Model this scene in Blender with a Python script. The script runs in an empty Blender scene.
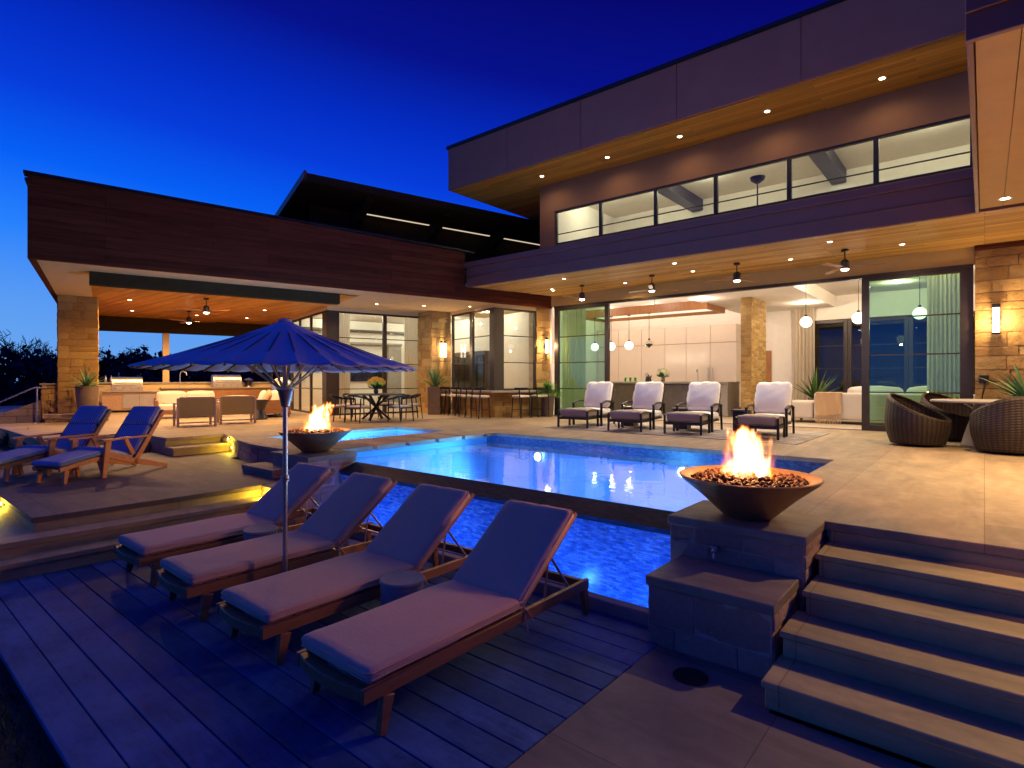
import bpy, math, random
from mathutils import Vector, Matrix, noise
R = math.radians
random.seed(11)
scene = bpy.context.scene
C = scene.collection
# ------------------------------------------------------------------ helpers
class MB:
    """collects faces; build() links them as one mesh object"""
    def __init__(s): s.v=[]; s.f=[]; s.T=None; s.tone=[]; s.tn=None
    def add(s, vs, fs):
        n=len(s.v)
        if s.T is not None: vs=[s.T@Vector(p) for p in vs]
        s.v+= [tuple(p) for p in vs]; s.f+=[tuple(i+n for i in f) for f in fs]
        return s
    def bx(s,x0,x1,y0,y1,z0,z1):
        if x0>x1: x0,x1=x1,x0
        if y0>y1: y0,y1=y1,y0
        if z0>z1: z0,z1=z1,z0
        return s.add([(x0,y0,z0),(x1,y0,z0),(x1,y1,z0),(x0,y1,z0),(x0,y0,z1),(x1,y0,z1),(x1,y1,z1),(x0,y1,z1)],
              [(3,2,1,0),(4,5,6,7),(0,1,5,4),(1,2,6,5),(2,3,7,6),(3,0,4,7)])
    def box(s,c,d,M=None):
        x,y,z=d[0]/2,d[1]/2,d[2]/2
        vs=[Vector(p) for p in [(-x,-y,-z),(x,-y,-z),(x,y,-z),(-x,y,-z),(-x,-y,z),(x,-y,z),(x,y,z),(-x,y,z)]]
        if M is not None: vs=[M@p for p in vs]
        return s.add([p+Vector(c) for p in vs],[(3,2,1,0),(4,5,6,7),(0,1,5,4),(1,2,6,5),(2,3,7,6),(3,0,4,7)])
    def bar(s,a,b,w,h,w2=None,h2=None,up=(0,0,1)):
        """rectangular bar from a to b; w sideways, h along up; optional end taper"""
        a,b=Vector(a),Vector(b); d=(b-a).normalized(); up=Vector(up)
        sd=d.cross(up)
        if sd.length<1e-4: sd=d.cross(Vector((0,1,0)))
        sd.normalize(); u=sd.cross(d)
        w2=w if w2 is None else w2; h2=h if h2 is None else h2
        vs=[]
        for p,ww,hh in ((a,w,h),(b,w2,h2)):
            for i,j in ((-1,-1),(1,-1),(1,1),(-1,1)): vs.append(p+sd*(i*ww/2)+u*(j*hh/2))
        return s.add(vs,[(3,2,1,0),(4,5,6,7),(0,1,5,4),(1,2,6,5),(2,3,7,6),(3,0,4,7)])
    def prism(s,poly,z0,z1):
        n=len(poly)
        a=sum(poly[i][0]*poly[(i+1)%n][1]-poly[(i+1)%n][0]*poly[i][1] for i in range(n))
        if a<0: poly=poly[::-1]
        vs=[(x,y,z0) for x,y in poly]+[(x,y,z1) for x,y in poly]
        fs=[tuple(range(n-1,-1,-1)),tuple(range(n,2*n))]+[(i,(i+1)%n,(i+1)%n+n,i+n) for i in range(n)]
        return s.add(vs,fs)
    def prof(s,poly,a,b,axis='x'):
        """2D profile (p,q) swept along an axis from a to b: axis x -> (y,z), axis y -> (x,z)"""
        n=len(poly)
        mk=(lambda t,p:(t,p[0],p[1])) if axis=='x' else (lambda t,p:(p[0],t,p[1]))
        vs=[mk(a,p) for p in poly]+[mk(b,p) for p in poly]
        fs=[tuple(range(n-1,-1,-1)),tuple(range(n,2*n))]+[(i,(i+1)%n,(i+1)%n+n,i+n) for i in range(n)]
        return s.add(vs,fs)
    def tube(s,pts,r,n=8,r2=None,cap=True):
        pts=[Vector(p) for p in pts]; m=len(pts); rs=r if isinstance(r,(list,tuple)) else [r+( (r2-r)*i/(m-1) if r2 is not None else 0) for i in range(m)]
        vs=[];ref=None
        for i,p in enumerate(pts):
            d=(pts[min(i+1,m-1)]-pts[max(i-1,0)]).normalized()
            if ref is None:
                ref=d.orthogonal().normalized()
            x=(ref-d*ref.dot(d))
            x=x.normalized() if x.length>1e-5 else d.orthogonal().normalized()
            ref=x; y=d.cross(x)
            for k in range(n):
                a=2*math.pi*k/n; vs.append(p+(x*math.cos(a)+y*math.sin(a))*rs[i])
        fs=[(i*n+k,i*n+(k+1)%n,(i+1)*n+(k+1)%n,(i+1)*n+k) for i in range(m-1) for k in range(n)]
        if cap: fs+=[tuple(range(n-1,-1,-1)),tuple(range((m-1)*n,m*n))]
        return s.add(vs,fs)
    def lathe(s,prof,n=32,c=(0,0,0)):
        vs=[];m=len(prof)
        for r,z in prof:
            for k in range(n):
                a=2*math.pi*k/n; vs.append((c[0]+r*math.cos(a),c[1]+r*math.sin(a),c[2]+z))
        fs=[(i*n+k,i*n+(k+1)%n,(i+1)*n+(k+1)%n,(i+1)*n+k) for i in range(m-1) for k in range(n)]
        if prof[0][0]>1e-4: fs.append(tuple(range(n-1,-1,-1)))
        if prof[-1][0]>1e-4: fs.append(tuple(range((m-1)*n,m*n)))
        return s.add(vs,fs)
    def cyl(s,c,r,h,n=20): return s.lathe([(r,0),(r,h)],n,c)
    def ball(s,c,r,n=16,m=10,sz=1.):
        return s.lathe([(max(1e-5,r*math.sin(math.pi*i/m)),-r*sz*math.cos(math.pi*i/m)) for i in range(m+1)],n,c)
    def rock(s,c,r,rnd):
        t=(1+5**.5)/2
        ico=[(-1,t,0),(1,t,0),(-1,-t,0),(1,-t,0),(0,-1,t),(0,1,t),(0,-1,-t),(0,1,-t),(t,0,-1),(t,0,1),(-t,0,-1),(-t,0,1)]
        fs=[(0,11,5),(0,5,1),(0,1,7),(0,7,10),(0,10,11),(1,5,9),(5,11,4),(11,10,2),(10,7,6),(7,1,8),(3,9,4),(3,4,2),(3,2,6),(3,6,8),(3,8,9),(4,9,5),(2,4,11),(6,2,10),(8,6,7),(9,8,1)]
        return s.add([Vector(c)+Vector(p)*(r/1.9*rnd.uniform(.7,1.25)) for p in ico],fs)
    def quad(s,a,b,c,d): return s.add([a,b,c,d],[(0,1,2,3)])
    def grid(s,fn,nu,nv):
        vs=[fn(i/nu,j/nv) for j in range(nv+1) for i in range(nu+1)]
        fs=[(j*(nu+1)+i,j*(nu+1)+i+1,(j+1)*(nu+1)+i+1,(j+1)*(nu+1)+i) for j in range(nv) for i in range(nu)]
        return s.add(vs,fs)
    def cushion(s,x0,x1,y0,y1,z0,z1,r=.03,puff=.0,wr=.0,seed=0,sag=0.):
        """soft box: rounded edges, puffed faces, slight wrinkles"""
        h=Vector(((x1-x0)/2,(y1-y0)/2,(z1-z0)/2)); c=Vector(((x0+x1)/2,(y0+y1)/2,(z0+z1)/2))
        g=[-1,-.985,-.95,-.86,-.68,-.45,-.2,.0,.2,.45,.68,.86,.95,.985,1]; n=len(g)
        r=min(r,h.x*.98,h.y*.98,h.z*.98)
        idx={};vs=[];fs=[]
        def put(p):
            k=(round(p[0],4),round(p[1],4),round(p[2],4))
            if k in idx: return idx[k]
            q=Vector((p[0]*h.x,p[1]*h.y,p[2]*h.z)); inn=Vector([max(-(h[i]-r),min(h[i]-r,q[i])) for i in range(3)])
            d=q-inn; q=inn+d.normalized()*r if d.length>1e-6 else q
            q.z+=(1 if p[2]>0 else -1)*abs(p[2])*puff*(1-p[0]**2)*(1-p[1]**2)
            q.z-=sag*(1-p[0]**2)*max(0,p[2])
            q.x+=p[0]*puff*.5*(1-p[1]**2)*(1-p[2]**2); q.y+=p[1]*puff*.5*(1-p[0]**2)*(1-p[2]**2)
            if wr:
                nn=noise.noise(Vector((q.x*7+seed,q.y*11,q.z*7)))+.5*noise.noise(Vector((q.x*19,q.y*23+seed,q.z*9)))
                q+=Vector((p[0]**3,p[1]**3,p[2])).normalized()*nn*wr
            idx[k]=len(vs); vs.append(q+c); return idx[k]
        for ax in range(3):
            for sg in (-1,1):
                for i in range(n-1):
                    for j in range(n-1):
                        def P(a,b):
                            p=[0,0,0]; p[ax]=sg; p[(ax+1)%3]=a; p[(ax+2)%3]=b; return put(p)
                        q=[P(g[i],g[j]),P(g[i+1],g[j]),P(g[i+1],g[j+1]),P(g[i],g[j+1])]
                        fs.append(tuple(q if sg>0 else q[::-1]))
        return s.add(vs,fs)
    def build(s,name,m,parent=None,local=False,bevel=0,smooth=35,seg=1):
        W=s.v
        me=bpy.data.meshes.new(name)
        if parent is not None and not local:
            M=WM[parent.name].inverted(); V=[tuple(M@Vector(p)) for p in W]
        else: V=W
        me.from_pydata(V,[],s.f); me.update()
        if m is not None: me.materials.append(m)
        uv=me.uv_layers.new(name='UVMap'); data=[0.0]*(2*len(me.loops))
        li=[0]*len(me.loops); me.loops.foreach_get('vertex_index',li)
        for p in me.polygons:
            a,b,c=(Vector(W[i]) for i in s.f[p.index][:3])
            nr=(b-a).cross(c-a)
            if len(s.f[p.index])>3: 
                d=Vector(W[s.f[p.index][3]]); nr=(c-a).cross(d-b)
            nr=nr.normalized() if nr.length>1e-12 else Vector((0,0,1))
            if abs(nr.z)>.75:
                for l in p.loop_indices:
                    q=W[li[l]]; data[2*l]=q[0]; data[2*l+1]=q[1]
            else:
                t=Vector((-nr.y,nr.x,0)).normalized()
                for l in p.loop_indices:
                    q=W[li[l]]; data[2*l]=q[0]*t.x+q[1]*t.y; data[2*l+1]=q[2]
        uv.data.foreach_set('uv',data)
        if smooth:
            me.polygons.foreach_set('use_smooth',[True]*len(me.polygons))
            try: me.set_sharp_from_angle(angle=R(smooth))
            except Exception: pass
        o=bpy.data.objects.new(name,me); C.objects.link(o)
        if parent is not None: o.parent=parent
        if parent is not None and not local: WM[o.name]=WM[parent.name]
        else: WM[o.name]=(WM[parent.name].copy() if parent is not None else Matrix.Identity(4))
        if bevel:
            b=o.modifiers.new('b','BEVEL'); b.width=bevel; b.segments=seg; b.limit_method='ANGLE'; b.angle_limit=R(40); b.harden_normals=False
        return o
WM={}
def thing(name,label,cat,loc=(0,0,0),rz=0.,group=None):
    o=bpy.data.objects.new(name,None); C.objects.link(o)
    o.empty_display_size=.2
    o.location=loc; o.rotation_euler=(0,0,rz); o['label']=label; o['category']=cat
    if group: o['group']=group
    WM[o.name]=Matrix.Translation(loc)@Matrix.Rotation(rz,4,'Z')
    return o
def tag(o,label,cat,group=None):
    o['label']=label; o['category']=cat
    if group: o['group']=group
    return o
def structure(o): o['kind']='structure'; return o
def dup(root,loc,rz,label=None,group=None):
    r=root.copy(); C.objects.link(r); r.location=loc; r.rotation_euler=(0,0,rz)
    if label: r['label']=label
    if group: r['group']=group
    WM[r.name]=Matrix.Translation(loc)@Matrix.Rotation(rz,4,'Z')
    for ch in list(root.children):
        c=ch.copy(); C.objects.link(c); c.parent=r
        for g in ch.children:
            d=g.copy(); C.objects.link(d); d.parent=c
    return r
def lamp(kind,name,loc,power,col,size=.05,parent=None,spot=None,blend=.5,rot=None,sizey=None):
    l=bpy.data.lights.new(name,kind); l.energy=power; l.color=col
    if kind=='AREA':
        l.size=size
        if sizey: l.shape='RECTANGLE'; l.size_y=sizey
    else: l.shadow_soft_size=size
    if kind=='SPOT': l.spot_size=R(spot or 100); l.spot_blend=blend
    o=bpy.data.objects.new(name,l); C.objects.link(o)
    if parent is not None:
        o.parent=parent; o.location=WM[parent.name].inverted()@Vector(loc)
        if rot: o.rotation_euler=(rot[0],rot[1],rot[2]-parent.rotation_euler.z)
    else:
        o.location=loc
        if rot: o.rotation_euler=rot
    return o
def lamp_local(kind,name,loc,power,col,size,parent,spot=None,blend=.6):
    l=bpy.data.lights.new(name,kind); l.energy=power; l.color=col; l.shadow_soft_size=size
    if kind=='SPOT': l.spot_size=R(spot or 110); l.spot_blend=blend
    o=bpy.data.objects.new(name,l); C.objects.link(o); o.parent=parent; o.location=loc
    return o
WARM=(1.0,.52,.20); WARM2=(1.0,.64,.32); POOLC=(.08,.46,1.0)
# wing frame (rotated part of the house): local x along the wood fascia, local y to the back
WO=(-14.4485,2.4368); WA=R(75.544)
TW=Matrix.Translation((WO[0],WO[1],0))@Matrix.Rotation(WA,4,'Z')
def W2(s,t,z=0): 
    p=TW@Vector((s,t,z)); return (p.x,p.y,p.z)
def wm():
    m=MB(); m.T=TW; return m
def ashlar(mb,p0,p1,z0,z1,hs=(.15,.3),ls=(.3,.8),rough=.014,gap=.014,depth=.05,seed=0,nx=4,nz=3,amp=.008):
    """split-face stone blocks along p0->p1 (outward normal is to the right of the direction)"""
    rnd=random.Random(seed); p0=Vector((p0[0],p0[1],0)); p1=Vector((p1[0],p1[1],0)); L=(p1-p0).length
    d=(p1-p0)/L; nrm=Vector((d.y,-d.x,0)); z=z0
    while z<z1-.02:
        h=rnd.uniform(*hs)
        if z1-(z+h)<hs[0]*.7: h=z1-z
        x=0.
        first=True
        while x<L-.01:
            l=rnd.uniform(*ls)*(rnd.uniform(.4,1) if first else 1); first=False
            if L-(x+l)<ls[0]*.6: l=L-x
            off=rnd.uniform(0,rough); sd=rnd.uniform(0,100)
            a,b=x+gap/2,x+l-gap/2; c,e=z+gap/2,z+h-gap/2
            if x==0: a=0
            if x+l>=L-.001: b=L
            vs=[];fs=[]
            for j in range(nz+1):
                for i in range(nx+1):
                    u=a+(b-a)*i/nx; w=c+(e-c)*j/nz
                    edge=(i in(0,nx)) or (j in(0,nz))
                    o=off+.006+amp*1.15+(noise.noise(Vector((u*9+sd,w*9,sd)))*amp+noise.noise(Vector((u*25,w*25,sd)))*amp*.5)
                    if edge: o-=.006
                    q=p0+d*u+nrm*o; vs.append((q.x,q.y,w))
            nf=len(vs)
            for j in range(nz):
                for i in range(nx):
                    k=j*(nx+1)+i; fs.append((k,k+1,k+nx+2,k+nx+1))
            # back ring
            ring=[i for i in range(nx+1)]+[j*(nx+1)+nx for j in range(1,nz+1)]+[nz*(nx+1)+i for i in range(nx-1,-1,-1)]+[j*(nx+1) for j in range(nz-1,0,-1)]
            for k in ring:
                v=Vector(vs[k]); j=k//(nx+1); i=k%(nx+1)
                q=p0+d*(a+(b-a)*i/nx)-nrm*depth; vs.append((q.x,q.y,v.z))
            m=len(ring)
            for k in range(m):
                fs.append((ring[(k+1)%m],ring[k],nf+k,nf+(k+1)%m))
            T=mb.T; mb.T=None
            mb.add(vs,fs); mb.T=T
            x+=l
        z+=h
# ------------------------------------------------------------------ materials
class NT:
    def __init__(s,name):
        s.m=bpy.data.materials.new(name); s.m.use_nodes=True; s.t=s.m.node_tree; s.t.nodes.clear()
        s.out=s.n('ShaderNodeOutputMaterial')
    def n(s,t,**k):
        o=s.t.nodes.new(t)
        for a,b in k.items(): setattr(o,a,b)
        return o
    def l(s,a,b): s.t.links.new(a,b)
    def val(s,o,i,v):
        if hasattr(v,'is_linked') or isinstance(v,bpy.types.NodeSocket): s.l(v,o.inputs[i])
        else: o.inputs[i].default_value=v
    def coord(s,kind='Object'): return s.n('ShaderNodeTexCoord').outputs[kind]
    def mapping(s,vec,scale=(1,1,1),rot=(0,0,0),loc=(0,0,0)):
        o=s.n('ShaderNodeMapping'); s.l(vec,o.inputs[0]); o.inputs['Scale'].default_value=scale; o.inputs['Rotation'].default_value=rot; o.inputs['Location'].default_value=loc
        return o.outputs[0]
    def noise(s,vec,scale,detail=4,rough=.55,dist=0):
        o=s.n('ShaderNodeTexNoise'); s.l(vec,o.inputs['Vector']); o.inputs['Scale'].default_value=scale; o.inputs['Detail'].default_value=detail; o.inputs['Roughness'].default_value=rough; o.inputs['Distortion'].default_value=dist
        return o.outputs['Fac']
    def ramp(s,fac,*stops,interp='LINEAR'):
        o=s.n('ShaderNodeValToRGB'); s.l(fac,o.inputs[0]); cr=o.color_ramp; cr.interpolation=interp
        while len(cr.elements)<len(stops): cr.elements.new(.5)
        for e,(p,c) in zip(cr.elements,stops):
            e.position=p; e.color=(c,c,c,1) if isinstance(c,(int,float)) else (*c,1)
        return o.outputs[0]
    def math(s,op,a,b=0.):
        o=s.n('ShaderNodeMath',operation=op); s.val(o,0,a); s.val(o,1,b); return o.outputs[0]
    def mix(s,fac,a,b,mode='MIX'):
        o=s.n('ShaderNodeMix',data_type='RGBA',blend_type=mode); s.val(o,0,fac)
        for i,v in ((6,a),(7,b)):
            if isinstance(v,tuple): o.inputs[i].default_value=(*v,1) if len(v)==3 else v
            else: s.l(v,o.inputs[i])
        return o.outputs[2]
    def island(s): return s.n('ShaderNodeNewGeometry').outputs['Random Per Island']
    def bump(s,h,strength=.3,dist=.01):
        o=s.n('ShaderNodeBump'); s.l(h,o.inputs['Height']); o.inputs['Strength'].default_value=strength; o.inputs['Distance'].default_value=dist; return o.outputs[0]
    def two_sided(s,f,ior):   # a thin sheet reflects alike from both sides
        b=s.n('ShaderNodeNewGeometry').outputs['Backfacing']; s.l(s.math('ADD',s.math('MULTIPLY',b,1/ior-ior),ior),f.inputs[0])
    def pbsdf(s,col,rough=.6,metal=0.,normal=None,spec=.5,**k):
        o=s.n('ShaderNodeBsdfPrincipled')
        if isinstance(col,tuple): o.inputs['Base Color'].default_value=(*col,1)
        else: s.l(col,o.inputs['Base Color'])
        s.val(o,'Roughness',rough); o.inputs['Metallic'].default_value=metal; o.inputs['Specular IOR Level'].default_value=spec
        if normal is not None: s.l(normal,o.inputs['Normal'])
        for a,b in k.items(): s.val(o,a.replace('_',' '),b)
        s.l(o.outputs[0],s.out.inputs[0]); return o
def dk(c,f): return tuple(x*f for x in c)
def plain(name,col,rough=.6,metal=0.,var=.12,scale=6.,bump=.0,bscale=60.,spec=.5,island=0.):
    t=NT(name); v=t.coord()
    f=t.noise(v,scale,5); c=t.mix(t.ramp(f,(.3,0),(.7,1)),dk(col,1-var),dk(col,1+var))
    if island:
        i=t.island(); c=t.mix(island,c,t.mix(i,dk(col,.45),dk(col,1.5)))
    rr=t.math('ADD',t.math('MULTIPLY',t.noise(v,scale*3,3),.2),rough-.1)
    nm=t.bump(t.noise(v,bscale,4),bump,.01) if bump else None
    t.pbsdf(c,rr,metal,nm,spec); return t.m
def m_emit(name,col,st):
    t=NT(name); e=t.n('ShaderNodeEmission'); e.inputs[0].default_value=(*col,1); e.inputs[1].default_value=st; t.l(e.outputs[0],t.out.inputs[0]); return t.m
def m_stone(name,c1,c2,c3,rust=.5,bump=.5):
    t=NT(name); v=t.coord(); i=t.island()
    c=t.ramp(i,(0,c1),(.35,c2),(.7,c3),(1,c1))
    n=t.noise(v,3.5,6,.65); c=t.mix(t.math('MULTIPLY',t.ramp(n,(.5,0),(.72,1)),rust),c,(.30,.155,.06))
    n2=t.noise(v,22,5,.6); c=t.mix(.45,c,t.mix(n2,(.10,.08,.055),(.62,.52,.38)),'MULTIPLY') if False else t.mix(.35,c,t.mix(n2,dk(c2,.4),dk(c2,1.6)))
    t.pbsdf(c,.85,0,t.bump(t.math('ADD',t.noise(v,14,6,.65),t.math('MULTIPLY',t.noise(v,70,3),.3)),bump,.02),.3); return t.m
def m_paver(name,col,bw,bh,joint=.006,rot=0,rough=.7,bump=.15,off=.5,stain=.35,dark=.55):
    t=NT(name); uv=t.mapping(t.coord('UV'),rot=(0,0,rot)); v=t.coord()
    b=t.n('ShaderNodeTexBrick'); t.l(uv,b.inputs['Vector']); b.offset=off; b.inputs['Scale'].default_value=1; b.inputs['Brick Width'].default_value=bw; b.inputs['Row Height'].default_value=bh; b.inputs['Mortar Size'].default_value=joint; b.inputs['Mortar Smooth'].default_value=.2; b.inputs['Bias'].default_value=0
    b.inputs['Color1'].default_value=(.82,.82,.82,1); b.inputs['Color2'].default_value=(1.12,1.1,1.06,1); b.inputs['Mortar'].default_value=(dark,dark*.95,dark*.9,1)
    n=t.noise(t.mapping(uv,(1,3.2,1)),1.1,7,.62,.6)
    c=t.mix(t.ramp(n,(.3,0),(.7,1)),dk(col,.68),dk(col,1.22))
    n2=t.noise(v,9,5,.6); c=t.mix(t.math('MULTIPLY',t.ramp(n2,(.45,0),(.75,1)),stain),c,dk(col,.6))
    c=t.mix(1.,c,b.outputs['Color'],'MULTIPLY')
    h=t.math('SUBTRACT',t.math('MULTIPLY',t.noise(v,35,5),.4),b.outputs['Fac'])
    t.pbsdf(c,t.math('ADD',t.math('MULTIPLY',n2,.25),rough-.12),0,t.bump(h,bump,.006),.4); return t.m
def m_wicker(name,c1,c2):
    t=NT(name); uv=t.coord('UV'); w=t.n('ShaderNodeTexWave'); t.l(uv,w.inputs[0]); w.bands_direction='Y'; w.inputs['Scale'].default_value=9.; w.inputs['Distortion'].default_value=.6; w.inputs['Detail'].default_value=1.
    w2=t.n('ShaderNodeTexWave'); t.l(uv,w2.inputs[0]); w2.bands_direction='X'; w2.inputs['Scale'].default_value=4.5; w2.inputs['Distortion'].default_value=.3
    h=t.math('MULTIPLY',t.math('ADD',w.outputs['Fac'],.25),t.math('ADD',w2.outputs['Fac'],.35)); c=t.mix(h,c1,c2); c=t.mix(t.math('MULTIPLY',t.noise(uv,6,3),.4),c,dk(c1,.7))
    t.pbsdf(c,.55,0,t.bump(h,.6,.006),.35); return t.m
def m_wood(name,c1,c2,along=(1,12,12),scale=2.,rough=.5,plank=None,prot=0,isl=0.,bump=.12,spec=.4,coord='Object',patch=0.):
    t=NT(name); v=t.mapping(t.coord(coord),along)
    n=t.noise(v,scale,7,.65,.8); c=t.mix(t.ramp(n,(.28,0),(.72,1)),c1,c2)
    n3=t.noise(t.coord(),.7,3); c=t.mix(t.math('MULTIPLY',n3,.35),c,dk(c1,.7))
    h=n
    if plank:
        uv=t.mapping(t.coord('UV'),rot=(0,0,prot)); b=t.n('ShaderNodeTexBrick'); t.l(uv,b.inputs['Vector']); b.offset=.37; b.offset_frequency=3
        b.inputs['Scale'].default_value=1; b.inputs['Brick Width'].default_value=plank[0]; b.inputs['Row Height'].default_value=plank[1]; b.inputs['Mortar Size'].default_value=plank[2]; b.inputs['Bias'].default_value=0
        b.inputs['Color1'].default_value=(.72,.72,.72,1); b.inputs['Color2'].default_value=(1.2,1.2,1.2,1); b.inputs['Mortar'].default_value=(.25,.25,.25,1)
        c=t.mix(1.,c,b.outputs['Color'],'MULTIPLY'); h=t.math('SUBTRACT',n,t.math('MULTIPLY',b.outputs['Fac'],3))
    if patch: c=t.mix(t.math('MULTIPLY',t.ramp(t.noise(t.coord(),1.7,6,.65,.5),(.35,0),(.68,1)),patch),c,dk(c2,1.5)); c=t.mix(t.math('MULTIPLY',t.ramp(t.noise(t.coord(),9,5,.7),(.52,0),(.75,1)),patch),c,dk(c1,.6))
    if isl: c=t.mix(1.,c,t.mix(t.island(),(1-isl,)*3,(1+isl,)*3),'MULTIPLY')
    t.pbsdf(c,t.math('ADD',t.math('MULTIPLY',n,.2),rough-.1),0,t.bump(h,bump,.004),spec); return t.m
def m_glass(name,tint=(1,1,1),refl=1.0,rough=0.,extra=.0):
    t=NT(name); a=t.n('ShaderNodeBsdfTransparent'); a.inputs[0].default_value=(*tint,1); g=t.n('ShaderNodeBsdfGlossy'); g.inputs['Roughness'].default_value=rough; g.inputs[0].default_value=(refl,refl,refl,1)
    f=t.n('ShaderNodeFresnel'); t.two_sided(f,1.5); mx=t.n('ShaderNodeMixShader'); t.l(t.math('ADD',f.outputs[0],extra),mx.inputs[0]); t.l(a.outputs[0],mx.inputs[1]); t.l(g.outputs[0],mx.inputs[2]); t.l(mx.outputs[0],t.out.inputs[0]); return t.m
def m_water(name,tint,wave=.05,scale=3.,dist=.02,aniso=(1,1,1)):
    t=NT(name); a=t.n('ShaderNodeBsdfTransparent'); a.inputs[0].default_value=(*tint,1); g=t.n('ShaderNodeBsdfGlossy'); g.inputs['Roughness'].default_value=.02
    v=t.mapping(t.coord(),aniso); h=t.math('ADD',t.noise(v,scale,3,.5),t.math('MULTIPLY',t.noise(v,scale*4,2),.25))
    nb=t.bump(h,wave,dist); t.l(nb,g.inputs['Normal'])
    f=t.n('ShaderNodeFresnel'); t.two_sided(f,1.5); t.l(nb,f.inputs['Normal']); mx=t.n('ShaderNodeMixShader'); t.l(f.outputs[0],mx.inputs[0]); t.l(a.outputs[0],mx.inputs[1]); t.l(g.outputs[0],mx.inputs[2]); t.l(mx.outputs[0],t.out.inputs[0]); return t.m
def m_fabric(name,col,col2=None,stripe=0,sc=300.,rough=.9,var=.08,axis=0):
    t=NT(name); v=t.coord(); n=t.noise(v,5,4); c=t.mix(n,dk(col,1-var),dk(col,1+var))
    w=t.n('ShaderNodeTexWave'); t.l(v,w.inputs[0]); w.inputs['Scale'].default_value=sc/6.; w.bands_direction='X'
    w2=t.n('ShaderNodeTexWave'); t.l(v,w2.inputs[0]); w2.inputs['Scale'].default_value=sc/6.; w2.bands_direction='Y'
    h=t.math('ADD',w.outputs['Fac'],w2.outputs['Fac'])
    if col2:
        s=t.n('ShaderNodeTexWave'); t.l(v,s.inputs[0]); s.inputs['Scale'].default_value=stripe; s.bands_direction='XYZ'[axis]
        c=t.mix(t.ramp(s.outputs['Fac'],(.42,0),(.58,1)),c,col2)
    t.pbsdf(c,rough,0,t.bump(t.math('ADD',h,t.math('ADD',t.math('MULTIPLY',t.noise(v,30,4),2),t.math('MULTIPLY',t.noise(t.mapping(v,(1,2.2,1)),7,5,.6,1.2),9))),.22,.004),.2,Sheen_Weight=.15); return t.m
def m_leaf(name,c1,c2,rough=.5):
    t=NT(name); i=t.island(); c=t.mix(i,c1,c2); c=t.mix(.3,c,t.mix(t.noise(t.coord(),12,3),dk(c1,.5),dk(c2,1.3)))
    t.pbsdf(c,rough,0,None,.4,Transmission_Weight=0.); return t.m
def m_tile(name,cols,size,rough=.25,rnd=True,bump=.3,mortar=(.05,.06,.08),spec=.5):
    t=NT(name); uv=t.coord('UV'); b=t.n('ShaderNodeTexBrick'); t.l(uv,b.inputs['Vector']); b.offset=0.5 if rnd else 0
    b.inputs['Scale'].default_value=1; b.inputs['Brick Width'].default_value=size[0]; b.inputs['Row Height'].default_value=size[1]; b.inputs['Mortar Size'].default_value=min(size)*.05; b.inputs['Bias'].default_value=0
    b.inputs['Color1'].default_value=(*cols[0],1); b.inputs['Color2'].default_value=(*cols[1],1); b.inputs['Mortar'].default_value=(*mortar,1)
    n=t.noise(t.mapping(uv,(1/size[0]/1.3,1/size[1]/1.3,1)),1.,2); c=t.mix(1.,b.outputs['Color'],t.ramp(n,(.3,.6),(.7,1.35)),'MULTIPLY')
    t.pbsdf(c,rough,0,t.bump(t.math('ADD',n,t.math('MULTIPLY',b.outputs['Fac'],-1.5)),bump,.004),spec); return t.m
M={}
M['stone']=m_stone('limestone blocks',(.32,.185,.04),(.50,.33,.10),(.20,.095,.02),.7)
M['stone_rough']=m_stone('rough limestone',(.34,.20,.055),(.55,.37,.14),(.22,.10,.025),.75,1.)
M['stone_pier']=m_stone('pier limestone',(.40,.25,.165),(.52,.34,.23),(.27,.155,.10),.35,1.)
M['mortar']=plain('mortar',(.50,.40,.27),.95,bump=.3)
M['terrace']=m_paver('limestone paving',(.31,.235,.15),2.4,1.2,.004,rot=R(90),rough=.6)
M['coping']=m_paver('limestone coping',(.36,.27,.17),1.5,5.,.006,rough=.62)
M['midterrace']=m_paver('flagstone paving',(.16,.122,.088),1.1,.8,.006,rough=.65)
M['step']=m_paver('step limestone',(.50,.39,.18),1.9,9.,.004,rough=.65)
M['lowpave']=m_paver('lower paving',(.27,.215,.14),1.9,1.3,.004,rough=.65)
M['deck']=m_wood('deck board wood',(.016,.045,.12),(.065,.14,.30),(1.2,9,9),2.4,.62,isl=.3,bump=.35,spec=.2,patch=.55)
M['dark_wood']=m_wood('dark stained fascia boards',(.085,.022,.010),(.17,.05,.024),(1,12,12),1.2,.75,spec=.04,plank=(3.2,.14,.003),bump=.1,coord='UV')
M['ceil_wood']=m_wood('ceiling boards',(.50,.20,.018),(.72,.32,.04),(1,12,12),1.1,.45,plank=(2.6,.13,.003),bump=.08,coord='UV',spec=.15)
M['teak']=m_wood('teak',(.22,.10,.045),(.38,.19,.085),(6,1.2,6),3,.45)
M['light_teak']=m_wood('weathered teak',(.48,.38,.24),(.62,.50,.33),(6,1.2,6),3,.5)
M['teak_bright']=m_wood('oiled teak',(.52,.22,.07),(.74,.36,.14),(4,4,4),3,.4)
M['porch_wood']=m_wood('porch ceiling boards',(.48,.27,.075),(.66,.40,.13),(1,12,12),1.1,.55,plank=(2.6,.13,.003),bump=.08,coord='UV',spec=.05)
M['dark_beam']=plain('dark stained beam',(.05,.035,.018),.9,spec=.02)
M['stucco']=plain('stucco',(.60,.43,.22),.85,var=.05,bump=.15,bscale=90)
M['head_panel']=plain('tan render',(.50,.34,.11),.85,var=.04,scale=2,bump=.05)
M['warm_panel']=plain('brown render',(.28,.145,.07),.85,var=.05,scale=2,bump=.05)
M['panel']=plain('fibre cement panel',(.36,.15,.105),.7,var=.05,scale=2,bump=.03,spec=.12)
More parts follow.
